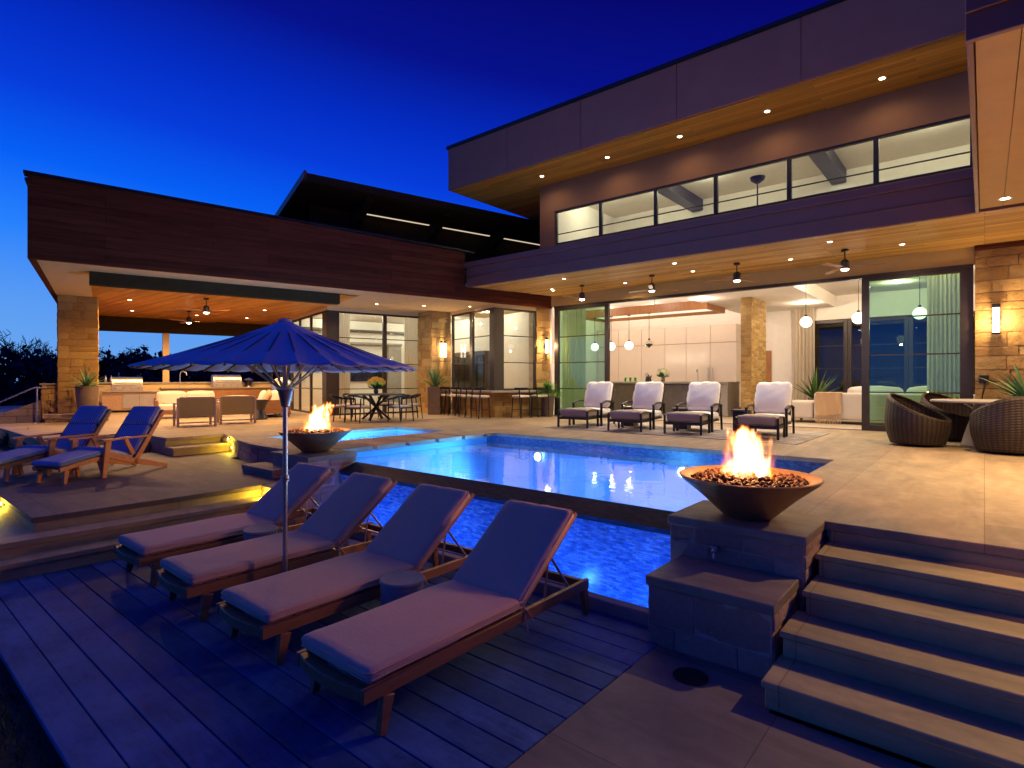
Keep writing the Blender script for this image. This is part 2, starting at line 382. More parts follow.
M['dark_panel']=plain('dark metal fascia',(.17,.07,.05),.5,.0,var=.06,scale=1.5)
M['bronze']=plain('bronze window frame',(.042,.032,.027),.42,.3,var=.1)
M['black']=plain('black metal',(.02,.019,.02),.45,.4,var=.1)
M['white']=plain('white plaster',(.78,.73,.65),.85,var=.03,bump=.05)
M['cream']=plain('cream plaster',(.72,.64,.52),.85,var=.03)
M['cab']=plain('cabinet lacquer',(.66,.56,.47),.22,var=.02)
M['floor']=plain('interior floor',(.45,.37,.28),.4,var=.06)
M['soffit']=plain('canopy board',(.46,.28,.08),.75,var=.06,scale=3)
M['steel']=plain('stainless steel',(.55,.53,.50),.42,1.,var=.05)
M['chrome']=plain('polished metal pole',(.50,.44,.38),.4,1.,var=.05)
M['copper']=plain('hammered copper',(.34,.20,.10),.45,.6,var=.22,scale=4,bump=.1)
M['concrete']=plain('concrete',(.30,.27,.24),.8,var=.1,bump=.2)
M['pool']=plain('pool plaster',(.26,.50,.80),.7,var=.10,scale=1.5)
M['pool_tile']=m_tile('waterline mosaic',((.03,.06,.16),(.08,.14,.30)),(.06,.03))
M['weir']=m_tile('dark weir mosaic',((.008,.009,.014),(.028,.030,.045)),(.08,.025),.5,spec=.15)
M['basin_tile']=m_tile('basin mosaic',((.08,.20,.46),(.36,.50,.66)),(.075,.022),.22,mortar=(.07,.12,.22))
M['water']=m_water('pool water',(.90,.96,1.0),.10,1.6,.04)
M['basin_water']=m_water('basin water',(.8,.93,1.0),.4,7,.03)
M['glass']=m_glass('window glass',(.93,.95,.90),1.)
M['glass_green']=m_glass('green tinted glass',(.36,.66,.47),1.0,0,.03)
M['canvas_blue']=m_fabric('umbrella canvas',(.60,.62,.66),rough=.85)
M['cushion']=m_fabric('lounger canvas',(.60,.39,.28),var=.06)
M['cush_grey']=m_fabric('terrace cushion',(.88,.86,.78),var=.05)
M['cush_taupe']=m_fabric('ottoman cushion',(.36,.30,.23),var=.05)
M['cush_white']=m_fabric('white cushion',(.72,.66,.58),var=.04)
M['cush_blue']=m_fabric('blue striped cushion',(.16,.26,.44),(.52,.56,.62),7,axis=0)
M['sofa']=m_fabric('sofa fabric',(.62,.54,.46),var=.04)
M['throw']=m_fabric('knit throw',(.55,.36,.20),var=.1)
def m_curtain(name,col):
    t=NT(name); d=t.n('ShaderNodeBsdfDiffuse'); d.inputs[0].default_value=(*col,1); r=t.n('ShaderNodeBsdfTranslucent'); r.inputs[0].default_value=(*col,1); mx=t.n('ShaderNodeMixShader'); mx.inputs[0].default_value=.5; t.l(d.outputs[0],mx.inputs[1]); t.l(r.outputs[0],mx.inputs[2]); t.l(mx.outputs[0],t.out.inputs[0]); return t.m
M['curtain']=m_curtain('curtain linen',(.72,.64,.52))
M['green_fabric']=m_fabric('sling fabric',(.46,.39,.15),var=.05)
M['wicker']=m_wicker('woven wicker',(.010,.006,.004),(.055,.036,.024))
M['rug']=m_tile('woven rug',((.24,.21,.19),(.40,.36,.33)),(.22,.09),.95,bump=.1,mortar=(.22,.2,.18))
M['dark_stone']=plain('dark island top',(.12,.10,.085),.3,var=.15)
M['pot']=plain('planter glaze',(.16,.115,.085),.4,var=.15)
M['pot_dark']=plain('dark planter',(.035,.035,.05),.35,var=.15)
M['leaf']=m_leaf('leaf',(.03,.10,.02),(.09,.22,.04))
M['bright_leaf']=m_leaf('bright leaf',(.06,.22,.03),(.18,.42,.07))
M['agave']=m_leaf('agave leaf',(.05,.14,.06),(.12,.25,.10))
M['yellow']=m_leaf('yellow petals',(.75,.38,.02),(.9,.6,.05))
M['pale_flower']=m_leaf('pale petals',(.7,.72,.4),(.85,.85,.62))
M['bark']=plain('bark',(.03,.025,.022),.95)
M['twig']=m_leaf('winter twig',(.015,.015,.02),(.05,.045,.05),.9)
M['grass']=m_leaf('grass blade',(.02,.045,.012),(.06,.10,.025),.7)
M['soil']=plain('soil and turf',(.035,.04,.02),.95,var=.4,scale=3,bump=.6,bscale=25)
M['lava']=plain('lava rock',(.045,.013,.008),.8,island=.7,var=.2)
M['lens']=m_emit('lamp lens',(1,.80,.55),18.)
M['lens_fan']=m_emit('fan lamp lens',(1,.88,.74),16.)
M['tube_lens']=m_emit('sconce tube',(1,.86,.66),9.)
M['globe']=m_emit('pendant globe',(1,.86,.70),3.)
M['pool_lens']=m_emit('pool lamp lens',(.75,.92,1),30.)
M['step_lens']=m_emit('step lamp lens',(1,.75,.2),14.)
M['tv']=plain('screen glass',(.012,.013,.016),.12)
M['cabinet_wood']=m_wood('dark cabinet wood',(.05,.035,.025),(.11,.08,.055),(6,6,1),2,.4)
M['door_wood']=m_wood('door wood',(.30,.12,.04),(.45,.20,.07),(6,6,1),2,.4)
M['rope']=plain('seat pad',(.62,.57,.52),.9)
M['bottle']=m_glass('green glass',(.35,.8,.25),1.)
# ------------------------------------------------------------------ camera, sky
cam=bpy.data.cameras.new('camera'); cam.sensor_width=36; cam.lens=36*566/1024; cam.shift_y=-4/1024; cam.clip_end=2000; cam.clip_start=.05
co=bpy.data.objects.new('camera',cam); C.objects.link(co); co.location=(0,0,2.0); co.rotation_euler=(R(90),0,math.pi/2-math.atan2(678,566)); scene.camera=co
w=bpy.data.worlds.new('World'); scene.world=w; w.use_nodes=True
t=w.node_tree; t.nodes.clear()
N=t.nodes.new; out=N('ShaderNodeOutputWorld'); bg=N('ShaderNodeBackground'); tc=N('ShaderNodeTexCoord'); sp=N('ShaderNodeSeparateXYZ'); t.links.new(tc.outputs['Generated'],sp.inputs[0])
# dusk glow towards the west (to the left of the view)
dt=N('ShaderNodeVectorMath'); dt.operation='DOT_PRODUCT'; t.links.new(tc.outputs['Generated'],dt.inputs[0]); dt.inputs[1].default_value=(-.95,-.10,0)
m1=N('ShaderNodeMath'); m1.operation='MULTIPLY_ADD'; t.links.new(dt.outputs['Value'],m1.inputs[0]); m1.inputs[1].default_value=-.22; t.links.new(sp.outputs['Z'],m1.inputs[2])
m2=N('ShaderNodeMath'); m2.operation='ADD'; t.links.new(m1.outputs[0],m2.inputs[0]); m2.inputs[1].default_value=.194
ng=N('ShaderNodeMath'); ng.operation='MULTIPLY'; t.links.new(dt.outputs['Value'],ng.inputs[0]); ng.inputs[1].default_value=-.55
mx_=N('ShaderNodeMath'); mx_.operation='MAXIMUM'; t.links.new(ng.outputs[0],mx_.inputs[0]); mx_.inputs[1].default_value=0
m3=N('ShaderNodeMath'); m3.operation='ADD'; t.links.new(m2.outputs[0],m3.inputs[0]); t.links.new(mx_.outputs[0],m3.inputs[1])
cr=N('ShaderNodeValToRGB'); t.links.new(m3.outputs[0],cr.inputs[0])
st=[(0,(.16,.40,.86)),(.10,(.10,.33,.90)),(.20,(.02,.22,.98)),(.29,(.002,.115,.92)),(.38,(.002,.045,.70)),(.46,(.001,.025,.54)),(.56,(.002,.006,.26)),(.70,(.002,.002,.14)),(1,(.001,.018,.31))]
while len(cr.color_ramp.elements)<len(st): cr.color_ramp.elements.new(.5)
for e,(p,c) in zip(cr.color_ramp.elements,st): e.position=p; e.color=(*c,1)
t.links.new(cr.outputs[0],bg.inputs[0]); bg.inputs[1].default_value=1.0; t.links.new(bg.outputs[0],out.inputs[0])
scene.view_settings.view_transform='Standard'; scene.view_settings.look='None'; scene.view_settings.gamma=1; scene.view_settings.exposure=0
cy=scene.cycles; cy.use_denoising=True; cy.max_bounces=7; cy.diffuse_bounces=4; cy.glossy_bounces=4; cy.transmission_bounces=6; cy.transparent_max_bounces=16; cy.caustics_reflective=False; cy.caustics_refractive=False; cy.sample_clamp_indirect=6; cy.use_light_tree=True
try: cy.denoiser='OPENIMAGEDENOISE'
except Exception: pass
# ------------------------------------------------------------------ ground
ZT=.825; ZM=.495
structure(MB().bx(-160,120,-60,4.22,-.9,-.06).bx(-160,120,9.6,160,-.9,-.06).bx(-160,-12.4,4.22,9.6,-.9,-.06).bx(-1.4,120,4.22,9.6,-.9,-.06).build('ground',M['soil']))
g=MB(); rnd=random.Random(4)
for i in range(16000):
    x=rnd.uniform(-9,1.5); y=rnd.uniform(-.6,.76) if rnd.random()<.85 else rnd.uniform(-3,.7)
    z=-.06; h=rnd.uniform(.025,.07); a=rnd.uniform(0,6.28); wd=.005; dx,dy=math.cos(a),math.sin(a); lx,ly=rnd.gauss(0,.025),rnd.gauss(0,.025)
    g.add([(x-dx*wd,y-dy*wd,z),(x+dx*wd,y+dy*wd,z),(x+lx,y+ly,z+h)],[(0,1,2)])
o=g.build('grass',M['grass'],smooth=0); tag(o,'dark short lawn grass along the edge of the timber deck','grass'); o['kind']='stuff'
# timber deck: one board after another
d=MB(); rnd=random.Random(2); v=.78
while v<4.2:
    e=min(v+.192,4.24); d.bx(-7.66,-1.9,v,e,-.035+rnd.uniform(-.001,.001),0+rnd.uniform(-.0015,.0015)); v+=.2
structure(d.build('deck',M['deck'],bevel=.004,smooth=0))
structure(MB().bx(-7.66,-1.88,.79,4.24,-.055,-.05).build('deck_base',M['black']))
structure(MB().bx(-1.89,8,-3,3.6,-.05,.0).build('lower_paving',M['lowpave'],smooth=0))
structure(MB().bx(-2.05,-1.0,3.6,4.75,-.3,-.004).build('lower_paving_strip',M['lowpave'],smooth=0))
tag(MB().lathe([(.0,-.002),(.10,-.002),(.11,.004),(.115,.006),(.115,0.0005)],24,(-1.52,3.70,0)).build('drain_cover',M['black']),'round black drain cover in the paving in front of the low stone pier','drain cover')
# right-hand stairs (5 risers)
r5=ZT/5; nv=[3.63,4.03,4.43,4.84]
s=MB()
for k,v0 in enumerate(nv):
    zt=r5*(k+1); v1=nv[k+1] if k<3 else 5.28
    s.bx(-1.05 if k<2 else -1.0,8,v0,v1+.05,zt-.04,zt)          # tread with nosing
    s.bx(-1.03 if k<2 else -.98,8,v0+.012,v1+.04,zt-r5-.003,zt-.042)
s.bx(-.98,8,5.292,5.36,ZT-r5-.003,ZT-.072)
structure(s.build('stairs',M['step'],bevel=.006))
# upper terrace
T=MB(); Z0=ZT-.07
T.bx(-1.7,8,5.28,9.45,Z0,ZT)
T.bx(-8.4,8,9.45,15.36,Z0,ZT)
T.prism([(-34,9.3),(-8.4,9.3),(-8.4,15.36),(-12.5,17.5),(-34,28)],Z0,ZT)
T.prism([(-34,4.3),(-14.0,4.3),(-14,2.6),(-34,2.6)],Z0,ZT)
T.prism([(-34,4.3),(-12.7,4.3),(-12.7,5.42),(-11.6,5.5),(-11.4,5.75),(-11.4,9.3),(-34,9.3)],Z0,ZT)
structure(T.build('terrace',M['terrace'],smooth=0,bevel=.006))
T=MB()
T.prism([(-12.7,5.42),(-12.1,5.33),(-11.3,5.08),(-10.35,4.9),(-9.0,4.88),(-9.0,5.75),(-11.4,5.75),(-11.6,5.5)],Z0,ZT-.001)
T.bx(-9.6,-8.4,9.1,9.3,Z0,ZT-.001); T.bx(-11.4,-9.6,9.1,9.3,Z0,ZT-.001)
structure(T.build('spa_coping',M['coping'],smooth=0,bevel=.006))
structure(MB().bx(-34,-14.03,2.63,4.3,-.05,Z0-.002).bx(-34,-12.73,4.3,5.38,-.05,Z0-.002).build('terrace_base',M['step'],smooth=0))
# lower terrace on the left with its three steps down to the deck, and steps up
L=MB(); L.bx(-13.3,-7.97,1.38,4.9,ZM-.06,ZM); L.bx(-13.3,-11.2,4.9,5.4,ZM-.06,ZM)
structure(L.build('lower_terrace',M['midterrace'],smooth=0,bevel=.006))
L=MB(); L.bx(-13.3,-7.99,1.40,4.9,.33,ZM-.062); L.bx(-16,-7.66,1.02,3.95,.275,.335); L.bx(-16,-7.68,1.04,3.95,.1,.273); L.bx(-16,-7.42,.7,3.95,.12,.175); L.bx(-16,-7.45,.72,3.95,-.06,.118)
L.bx(-12.72,-12.2,4.25,5.35,ZM+.002+.055+.05,.66); L.bx(-12.72,-12.23,4.27,5.35,ZM+.002,.602); L.bx(-14.02,-13.5,2.6,4.27,.602,.66); L.bx(-14.02,-13.53,2.6,4.27,-.05,.6)
structure(L.build('terrace_steps',M['step'],smooth=0,bevel=.006))
# ------------------------------------------------------------------ pool, spa, catch basin
P=MB(); pb=-.6
def inner(mb,x0,x1,y0,y1,z0,z1):   # open box seen from inside
    mb.quad((x0,y0,z0),(x1,y0,z0),(x1,y1,z0),(x0,y1,z0))
    mb.quad((x0,y0,z0),(x0,y0,z1),(x1,y0,z1),(x1,y0,z0)); mb.quad((x0,y1,z0),(x1,y1,z0),(x1,y1,z1),(x0,y1,z1))
    mb.quad((x0,y0,z0),(x0,y1,z0),(x0,y1,z1),(x0,y0,z1)); mb.quad((x1,y0,z0),(x1,y0,z1),(x1,y1,z1),(x1,y1,z0))
inner(P,-9.55,-1.66,5.46,9.49,pb,.50)
P.bx(-9.5,-8.9,5.5,9.45,pb+.01,.32); P.bx(-2.45,-1.68,7.4,9.45,pb+.01,.45); P.bx(-3.0,-2.45,7.9,9.45,pb+.01,.2)
structure(P.build('pool_shell',M['pool'],smooth=0))
structure(MB().bx(-9.54,-8.62,5.52,9.44,pb+.02,ZT-.09).build('spa_divider',M['pool'],smooth=0))
Q=MB(); Q.bx(-9.55,-1.66,9.452,9.50,.50,Z0-.001); Q.bx(-1.698,-1.64,5.46,9.45,.50,Z0-.001); Q.bx(-9.6,-9.54,5.7,9.45,.50,Z0-.001); Q.bx(-9.0,-8.38,5.46,5.51,.5,Z0-.001)
structure(Q.build('pool_waterline_tile',M['pool_tile'],smooth=0))
def sheet(name,x0,x1,y0,y1,z,m): structure(MB().quad((x0,y0,z),(x1,y0,z),(x1,y1,z),(x0,y1,z)).build(name,m,smooth=0))
sheet('pool_water',-9.5,-1.71,5.44,9.45,.672,M['water'])
Wr=MB(); Wr.prof([(5.45,.668),(5.13,.56),(5.17,.50),(5.46,.50)],-7.86,-2.1)
structure(Wr.build('weir_edge',M['weir'],smooth=0))
structure(MB().bx(-7.86,-2.0,5.18,5.45,-.9,.5).build('weir_wall',M['basin_tile'],smooth=0))
Bs=MB(); inner(Bs,-7.87,-2.02,4.36,5.19,-.9,.09); structure(Bs.build('catch_basin',M['basin_tile'],smooth=0))
structure(MB().bx(-7.9,-2.03,4.245,4.36,-.9,.10).build('basin_curb',M['concrete'],bevel=.01))
sheet('basin_water',-7.86,-2.03,4.36,5.18,-.16,M['basin_water'])
S=MB(); inner(S,-11.4,-9.6,5.75,9.1,-.2,Z0); structure(S.build('spa_shell',M['pool'],smooth=0))
sheet('spa_water',-11.4,-9.6,5.75,9.1,.735,M['water'])
lab=['first','second','third','fourth','fifth']
v=5.52
p0=None
for k in range(5):
    x=v+k*.752
    o=MB().bx(-9.58,-8.4,x,x+.66,ZT-.085,ZT).build('stepping_slab',M['coping'],bevel=.006)
    tag(o,lab[k]+' pale stone slab of the walkway between spa and pool, counted from the far fire bowl','stepping slab','stone slabs between spa and pool')
# plinth walls round the pool ends
def pier(name,label,x0,x1,y0,y1,z0,z1,seed,faces='fr',over=.03,capn='cap'):
    t=thing(name,label,'stone pier',((x0+x1)/2,(y0+y1)/2,max(z0,0)))
    m=MB(); zc=z1-.075
    m.bx(x0-.010,x1+.010,y0-.010,y1-.003,z0,zc-.002); m.build('core',M['mortar'],t)
    b=MB()
    if 'f' in faces: ashlar(b,(x0,y0),(x1,y0),z0,zc,(.16,.24),(.3,.62),.014,.012,.03,seed)
    if 'r' in faces: ashlar(b,(x1,y0),(x1,y1),z0,zc,(.08,.16),(.2,.45),.018,.012,.03,seed+1)
    if 'l' in faces: ashlar(b,(x0,y1),(x0,y0),z0,zc,(.14,.22),(.3,.6),.014,.012,.03,seed+2)
    b.build('stone_facing',M['stone_pier'],t,smooth=50)
    MB().bx(x0-over,x1+over,y0-over,y1+.01,zc,z1).build(capn,M['coping'],t,bevel=.008)
    return t
pier('stone_pier','tall stone pier carrying the near fire bowl beside the stairs',-2.09,-1.05,4.68,5.46,-.3,ZT+.001,5,'frl')
pier('stone_pier','low stone pier stepping down in front of the near fire bowl',-1.97,-1.1,4.02,4.70,-.05,.505,9,'frl')
pier('stone_pier','stone pier under the far fire bowl at the far end of the pool',-8.97,-7.9,4.63,5.47,-.3,ZT+.001,15,'frl')
pier('stone_pier','low stone pier in front of the spa wall, beside the far fire bowl',-9.3,-8.35,4.3,4.66,.0,.62,19,'frl')
pier('stone_pier','lowest stone pier at the end of the left steps, holding a step lamp',-8.3,-7.3,3.96,4.33,-.05,.49,23,'frl')
t=thing('spa_wall','curved dark stone wall below the spa coping','wall',(-10.5,5.0,.4))
pl=[(-12.68,5.40),(-12.1,5.36),(-11.3,5.11),(-10.35,4.93),(-9.0,4.91)]
b=MB(); c=MB()
for i in range(4):
    ashlar(b,pl[i],pl[i+1],.3,Z0-.003,(.12,.2),(.25,.5),.012,.01,.03,30+i)
c.prism(pl+[(-9.0,5.7),(-12.6,5.7)],.3,Z0-.004)
c.build('core',M['mortar'],t); b.build('stone_facing',M['stone_pier'],t,smooth=50)
# hose tap on the tall pier
tt=thing('wall_tap','small metal hose tap on the front of the tall stone pier','tap',(-1.69,4.64,.61))
MB().tube([(-1.69,4.68,.61),(-1.69,4.60,.61)],.022,10).ball((-1.69,4.6,.61),.026,10,6).build('body',M['steel'],tt)
MB().bx(-1.72,-1.66,4.575,4.59,.635,.645).tube([(-1.69,4.6,.61),(-1.69,4.59,.55)],.012,8).build('spout',M['steel'],tt)
# underwater lamps
PLG='lamps in the pool wall'
def poollamp(x,y,z,label,axis,pw,lx,ly):
    t=thing('pool_lamp',label,'pool lamp',(x,y,z),0,PLG)
    m=MB(); 
    if axis=='y': m.T=Matrix.Translation((x,y,z))@Matrix.Rotation(R(90),4,'X')
    else: m.T=Matrix.Translation((x,y,z))@Matrix.Rotation(R(90),4,'Y')
    m.lathe([(.0,0.),(.09,0.),(.085,.02),(0,.022)],20); m.build('lens',M['pool_lens'],t)
    m2=MB(); m2.T=m.T; m2.lathe([(.09,0),(.12,0),(.12,.015),(.09,.02)],20); m2.build('ring',M['steel'],t)
    lamp('SPOT','pool_light',(x+lx,y+ly,z-.05),pw,POOLC,.08,t,165,.6,((R(-72 if ly<0 else 72),0,0) if axis=='y' else (0,R(-72 if lx>0 else 72),0)))
poollamp(-7.16,9.43,.40,'round underwater lamp in the far pool wall, under the bar stools','y',640,0,-.12)
poollamp(-4.01,9.43,.40,'round underwater lamp in the far pool wall, under the grey chaise chairs','y',640,0,-.12)
for (x,y,a,lx,ly,nm) in [(-8.88,7.0,'x',.25,0,'underwater lamp below the stepping slabs in the pool'),(-5.6,5.5,'y',0,.25,'underwater lamp in the inner side of the weir wall')]:
    poollamp(x,y,.1,nm,a,420,lx*.5,ly*.5)
poollamp(-9.64,7.4,.3,'underwater lamp in the spa wall','x',900,-.12,0)
for k,(x,nm) in enumerate([(-6.9,'far left'),(-5.3,'left middle'),(-3.7,'right middle'),(-2.5,'right')]):
    t=thing('basin_lamp',nm+' underwater lamp in the catch basin below the weir','pool lamp',(x,4.40,-.45),0,'lamps in the catch basin')
    MB().lathe([(0,0),(.06,0),(.055,.02),(0,.02)],16,(x,4.42,-.45)).build('lens',M['pool_lens'],t)
    lamp('SPOT','basin_light',(x,4.46,-.42),70,(.01,.13,1.0),.06,t,165,.6,(R(98),0,0))
# ------------------------------------------------------------------ the house
H_=thing('house','large modern two-storey stone and glass house with wide flat roofs behind the pool','house',(-6,15.4,ZT))
def hp(mb,name,mat,label=None,**k):
    o=mb.build(name,M[mat],H_,**k)
    if label: o['label']=label
    return o
def window(T,x0,x1,z0,z1,hz=(),vx=(),fw=.06,fd=.09,glass='glass',name='window',fl=None,fr=None,fb=None,mw=.028,label=None,pane_y=.0):
    m=MB(); m.T=T; fl=fl or fw; fr=fr or fw; fb=fb or fw
    m.bx(x0,x0+fl,-fd/2,fd/2,z0,z1).bx(x1-fr,x1,-fd/2,fd/2,z0,z1).bx(x0+fl,x1-fr,-fd/2,fd/2,z1-fw,z1).bx(x0+fl,x1-fr,-fd/2,fd/2,z0,z0+fb)
    for x,wd in vx: m.bx(x-wd/2,x+wd/2,-fd/2+.005,fd/2-.005,z0+fb,z1-fw)
    xs=[x0+fl]+[q for x,wd in vx for q in (x-wd/2,x+wd/2)]+[x1-fr]
    for z in hz:
        for i in range(0,len(xs),2): m.bx(xs[i],xs[i+1],-.022,.022,z-mw/2,z+mw/2)
    f=m.build(name,M['bronze'],H_,bevel=.004)
    if label: f['label']=label
    g=MB(); g.T=T; g.quad((x0+fl*.5,pane_y,z0+fb*.5),(x1-fr*.5,pane_y,z0+fb*.5),(x1-fr*.5,pane_y,z1-fw*.5),(x0+fl*.5,pane_y,z1-fw*.5)); 
    g.build('pane',M[glass],f,smooth=0)
    return f
TF=Matrix.Translation((0,15.4,0))
HZ=(3.42,2.57,1.72)
window(TF,-10.98,-8.93,ZT+.004,4.36,HZ,(),.07,.10,'glass_green','sliding_door',fr=.14,fl=.16,fb=.10,label='left sliding door with green glass and dark stile')
window(TF,-2.20,-.18,ZT+.004,4.36,HZ,(),.07,.10,'glass_green','sliding_door',fl=.15,fr=.22,fb=.13,label='right sliding door with green glass before a curtain')
hp(MB().bx(-10.98,-.18,15.33,15.47,4.362,4.44),'door_header','bronze')
hp(MB().bx(-11.3,-.16,15.36,15.5,4.443,4.81),'header_wall','head_panel')
# right stone wall
b=MB(); b2=MB(); b2.bx(-.145,8,15.301,15.6,ZT,4.72); hp(b2,'stone_wall_core','mortar')
ashlar(b,(-.15,15.30),(6.5,15.30),ZT,4.70,(.12,.30),(.35,1.05),.035,.012,.05,41,8,5,.02)
hp(b,'stone_wall','stone_rough',smooth=60)
hp(MB().bx(-.16,8,15.22,15.3,4.705,4.80),'wall_trim','dark_wood')
# porch roof, ceiling and fascia (left end follows the wing)
lw=lambda v,off=0: W2(9.93+(v-12)/.9683*1.0,off)[0]
a0=W2(9.95,-.02); a1=W2(13.42,-.02)
hp(MB().prism([(a0[0]+.02,12.1),(8,12.1),(8,15.36),(a1[0]+.02,15.36)],4.8,4.86),'porch_ceiling','porch_wood')
hp(MB().prism([(a0[0]+.03,12.2),(8,12.2),(8,18),(a1[0],18)],5.1,5.42),'porch_roof','stucco')
f=MB(); f.bx(-11.78,8,12.0,12.09,4.74,5.32).bx(-11.82,8,11.94,12.09,5.322,5.47).bx(-11.79,8,11.975,11.999,5.02,5.035)
hp(f,'porch_fascia','dark_panel',bevel=.008)
# upper storey
uw=[-9.7,-8.18,-6.54,-4.98,-3.34,-1.70,-.16,1.4]
u=MB(); u.bx(-10.26,8,13.6,13.75,6.97,7.79); u.bx(-10.26,-9.72,13.6,13.75,5.3,6.968); u.bx(-10.25,8,13.62,13.75,5.3,5.975); u.bx(-10.26,-10.12,13.752,18,5.3,7.79)
hp(u,'upper_wall','warm_panel')
for k in range(7):
    window(Matrix.Translation((0,13.66,0)),uw[k]+.003,uw[k+1]-.003,5.98,6.965,(6.28,),(),.045,.08,'glass','window',mw=.022)
# roof: panelled parapet and wooden soffit
rf=MB(); seams=[-12.66,-10.28,-7.85,-5.3,-2.75,-.2,2.3,5]
for k in range(7): rf.bx(seams[k]+.008,seams[k+1]-.008,12.1,12.16,7.83,9.08)
for k in range(3): rf.bx(-12.66,-12.60,12.165+k*2.4,12.165+k*2.4+2.385,7.83,9.08)
hp(rf,'roof_fascia','panel',smooth=0)
hp(MB().bx(-12.62,8,12.14,20,7.86,9.0),'roof','dark_panel')
hp(MB().bx(-12.70,8,12.05,20,9.085,9.17),'roof_cap','black')
hp(MB().bx(-12.60,8,12.16,20,7.80,7.855),'soffit','ceil_wood')
# upper room behind the window band
r=MB(); r.bx(-10.1,8,17.6,17.7,5.5,7.78); r.bx(-10.11,-10.0,13.76,17.6,5.45,7.78); r.bx(-10.1,8,13.76,17.6,7.70,7.78); hp(r,'upper_room_wall','cream')
hp(MB().bx(-10.1,8,13.76,17.6,5.43,5.5),'upper_room_floor','floor')
for x0 in (-3.05,-7.0):
    bm=MB(); bm.bx(x0-.18,x0+.18,13.78,17.58,7.36,7.695); hp(bm,'ceiling_beam','bronze')
t=thing('floor_lamp','tall dark torchiere floor lamp behind the upper window band','floor lamp',(-4.3,14.6,5.505)); MB().cyl((-4.3,14.6,5.53),.018,1.32).build('stem',M['black'],t); MB().lathe([(0,0),(.05,0),(.16,.08),(.18,.15),(.16,.15),(0,.03)],24,(-4.3,14.6,6.85)).build('shade',M['black'],t); MB().cyl((-4.3,14.6,5.505),.14,.025).build('base',M['black'],t)
# canopy on the right
cn=MB(); w_=1.28
w_=.285
for k in range(28): cn.bx(-.06+k*w_+.004,-.06+(k+1)*w_-.004,5.93,11.82,4.75,4.79)
hp(cn,'canopy_soffit','soffit',smooth=0)
hp(MB().bx(-.12,8,5.86,5.92,4.735,5.5).bx(-.12,8,5.83,5.859,4.95,5.55).bx(-.115,-.065,5.92,11.97,4.735,5.5).bx(-.06,8,5.92,11.97,4.80,5.45),'canopy_fascia','dark_panel',bevel=.006)
# ---- wing (turned by 14 degrees)
f=wm(); f.add([(0,0,4.4),(10.0,0,4.4),(10.0,0,5.82),(0,0,6.05),(0,.12,4.4),(10.0,.12,4.4),(10.0,.12,5.82),(0,.12,6.05)],[(0,1,2,3),(7,6,5,4),(4,5,1,0),(5,6,2,1),(3,2,6,7),(0,3,7,4)])
f.bx(10.0,13.4,0,.12,4.4,4.795).bx(0,.12,.122,12.2,4.4,5.98).bx(.13,13.3,12.1,12.2,4.4,5.8)
hp(f,'wood_fascia','dark_wood',smooth=0)
f=wm(); f.add([(-.06,-.06,6.052),(10.3,-.06,5.822),(10.3,.2,5.822),(-.06,.2,6.052),(-.06,-.06,6.11),(10.3,-.06,5.88),(10.3,.2,5.88),(-.06,.2,6.11)],[(3,2,1,0),(4,5,6,7),(0,1,5,4),(1,2,6,5),(2,3,7,6),(3,0,4,7)])
f.bx(-.06,.2,.203,12.2,5.985,6.04); hp(f,'fascia_cap','black')
f=wm(); f.bx(.125,13.2,.125,12.1,5.2,5.3); hp(f,'wing_roof','dark_panel')
f=wm(); f.bx(.125,13.35,.125,1.0,4.405,4.45).bx(.125,.95,1.002,12.1,4.405,4.45).bx(7.14,13.35,1.002,3.9,4.405,4.45); hp(f,'wing_soffit','stucco')
f=wm(); f.bx(.952,7.138,1.25,12.1,4.41,4.46); hp(f,'patio_ceiling','ceil_wood')
f=wm(); f.bx(.955,6.55,1.0,1.25,4.12,4.404); hp(f,'beam','dark_beam')
f=wm(); f.bx(.9,7.3,11.6,11.9,3.86,4.405); hp(f,'back_beam','dark_beam')
f=wm(); f.bx(3.09,3.31,11.62,11.86,ZT,3.858); hp(f,'post','stucco')
# stone column on its plinth
b=MB(); cc=[(.16,5.86),(1.05,5.86),(1.05,6.76),(.16,6.76)]
for i in range(4):
    p,q=cc[i],cc[(i+1)%4]; ashlar(b,W2(*p)[:2],W2(*q)[:2],1.05,4.403,(.14,.3),(.25,.6),.02,.01,.04,60+i,4,3,.01)
hp(b,'stone_column','stone',smooth=55)
c=wm(); c.bx(.163,1.047,5.863,6.757,1.05,4.403); hp(c,'column_core','mortar')
b=MB(); cc=[(-.1,5.5),(1.3,5.5),(1.3,7.0),(-.1,7.0)]
for i in (0,1,3): ashlar(b,W2(*cc[i])[:2],W2(*cc[(i+1)%4])[:2],.2,.93,(.14,.24),(.25,.6),.02,.01,.04,70+i)
hp(b,'plinth','stone',smooth=55)
c=wm(); c.bx(-.15,1.35,5.45,7.05,.935,1.048); hp(c,'plinth_slab','coping',bevel=.01)
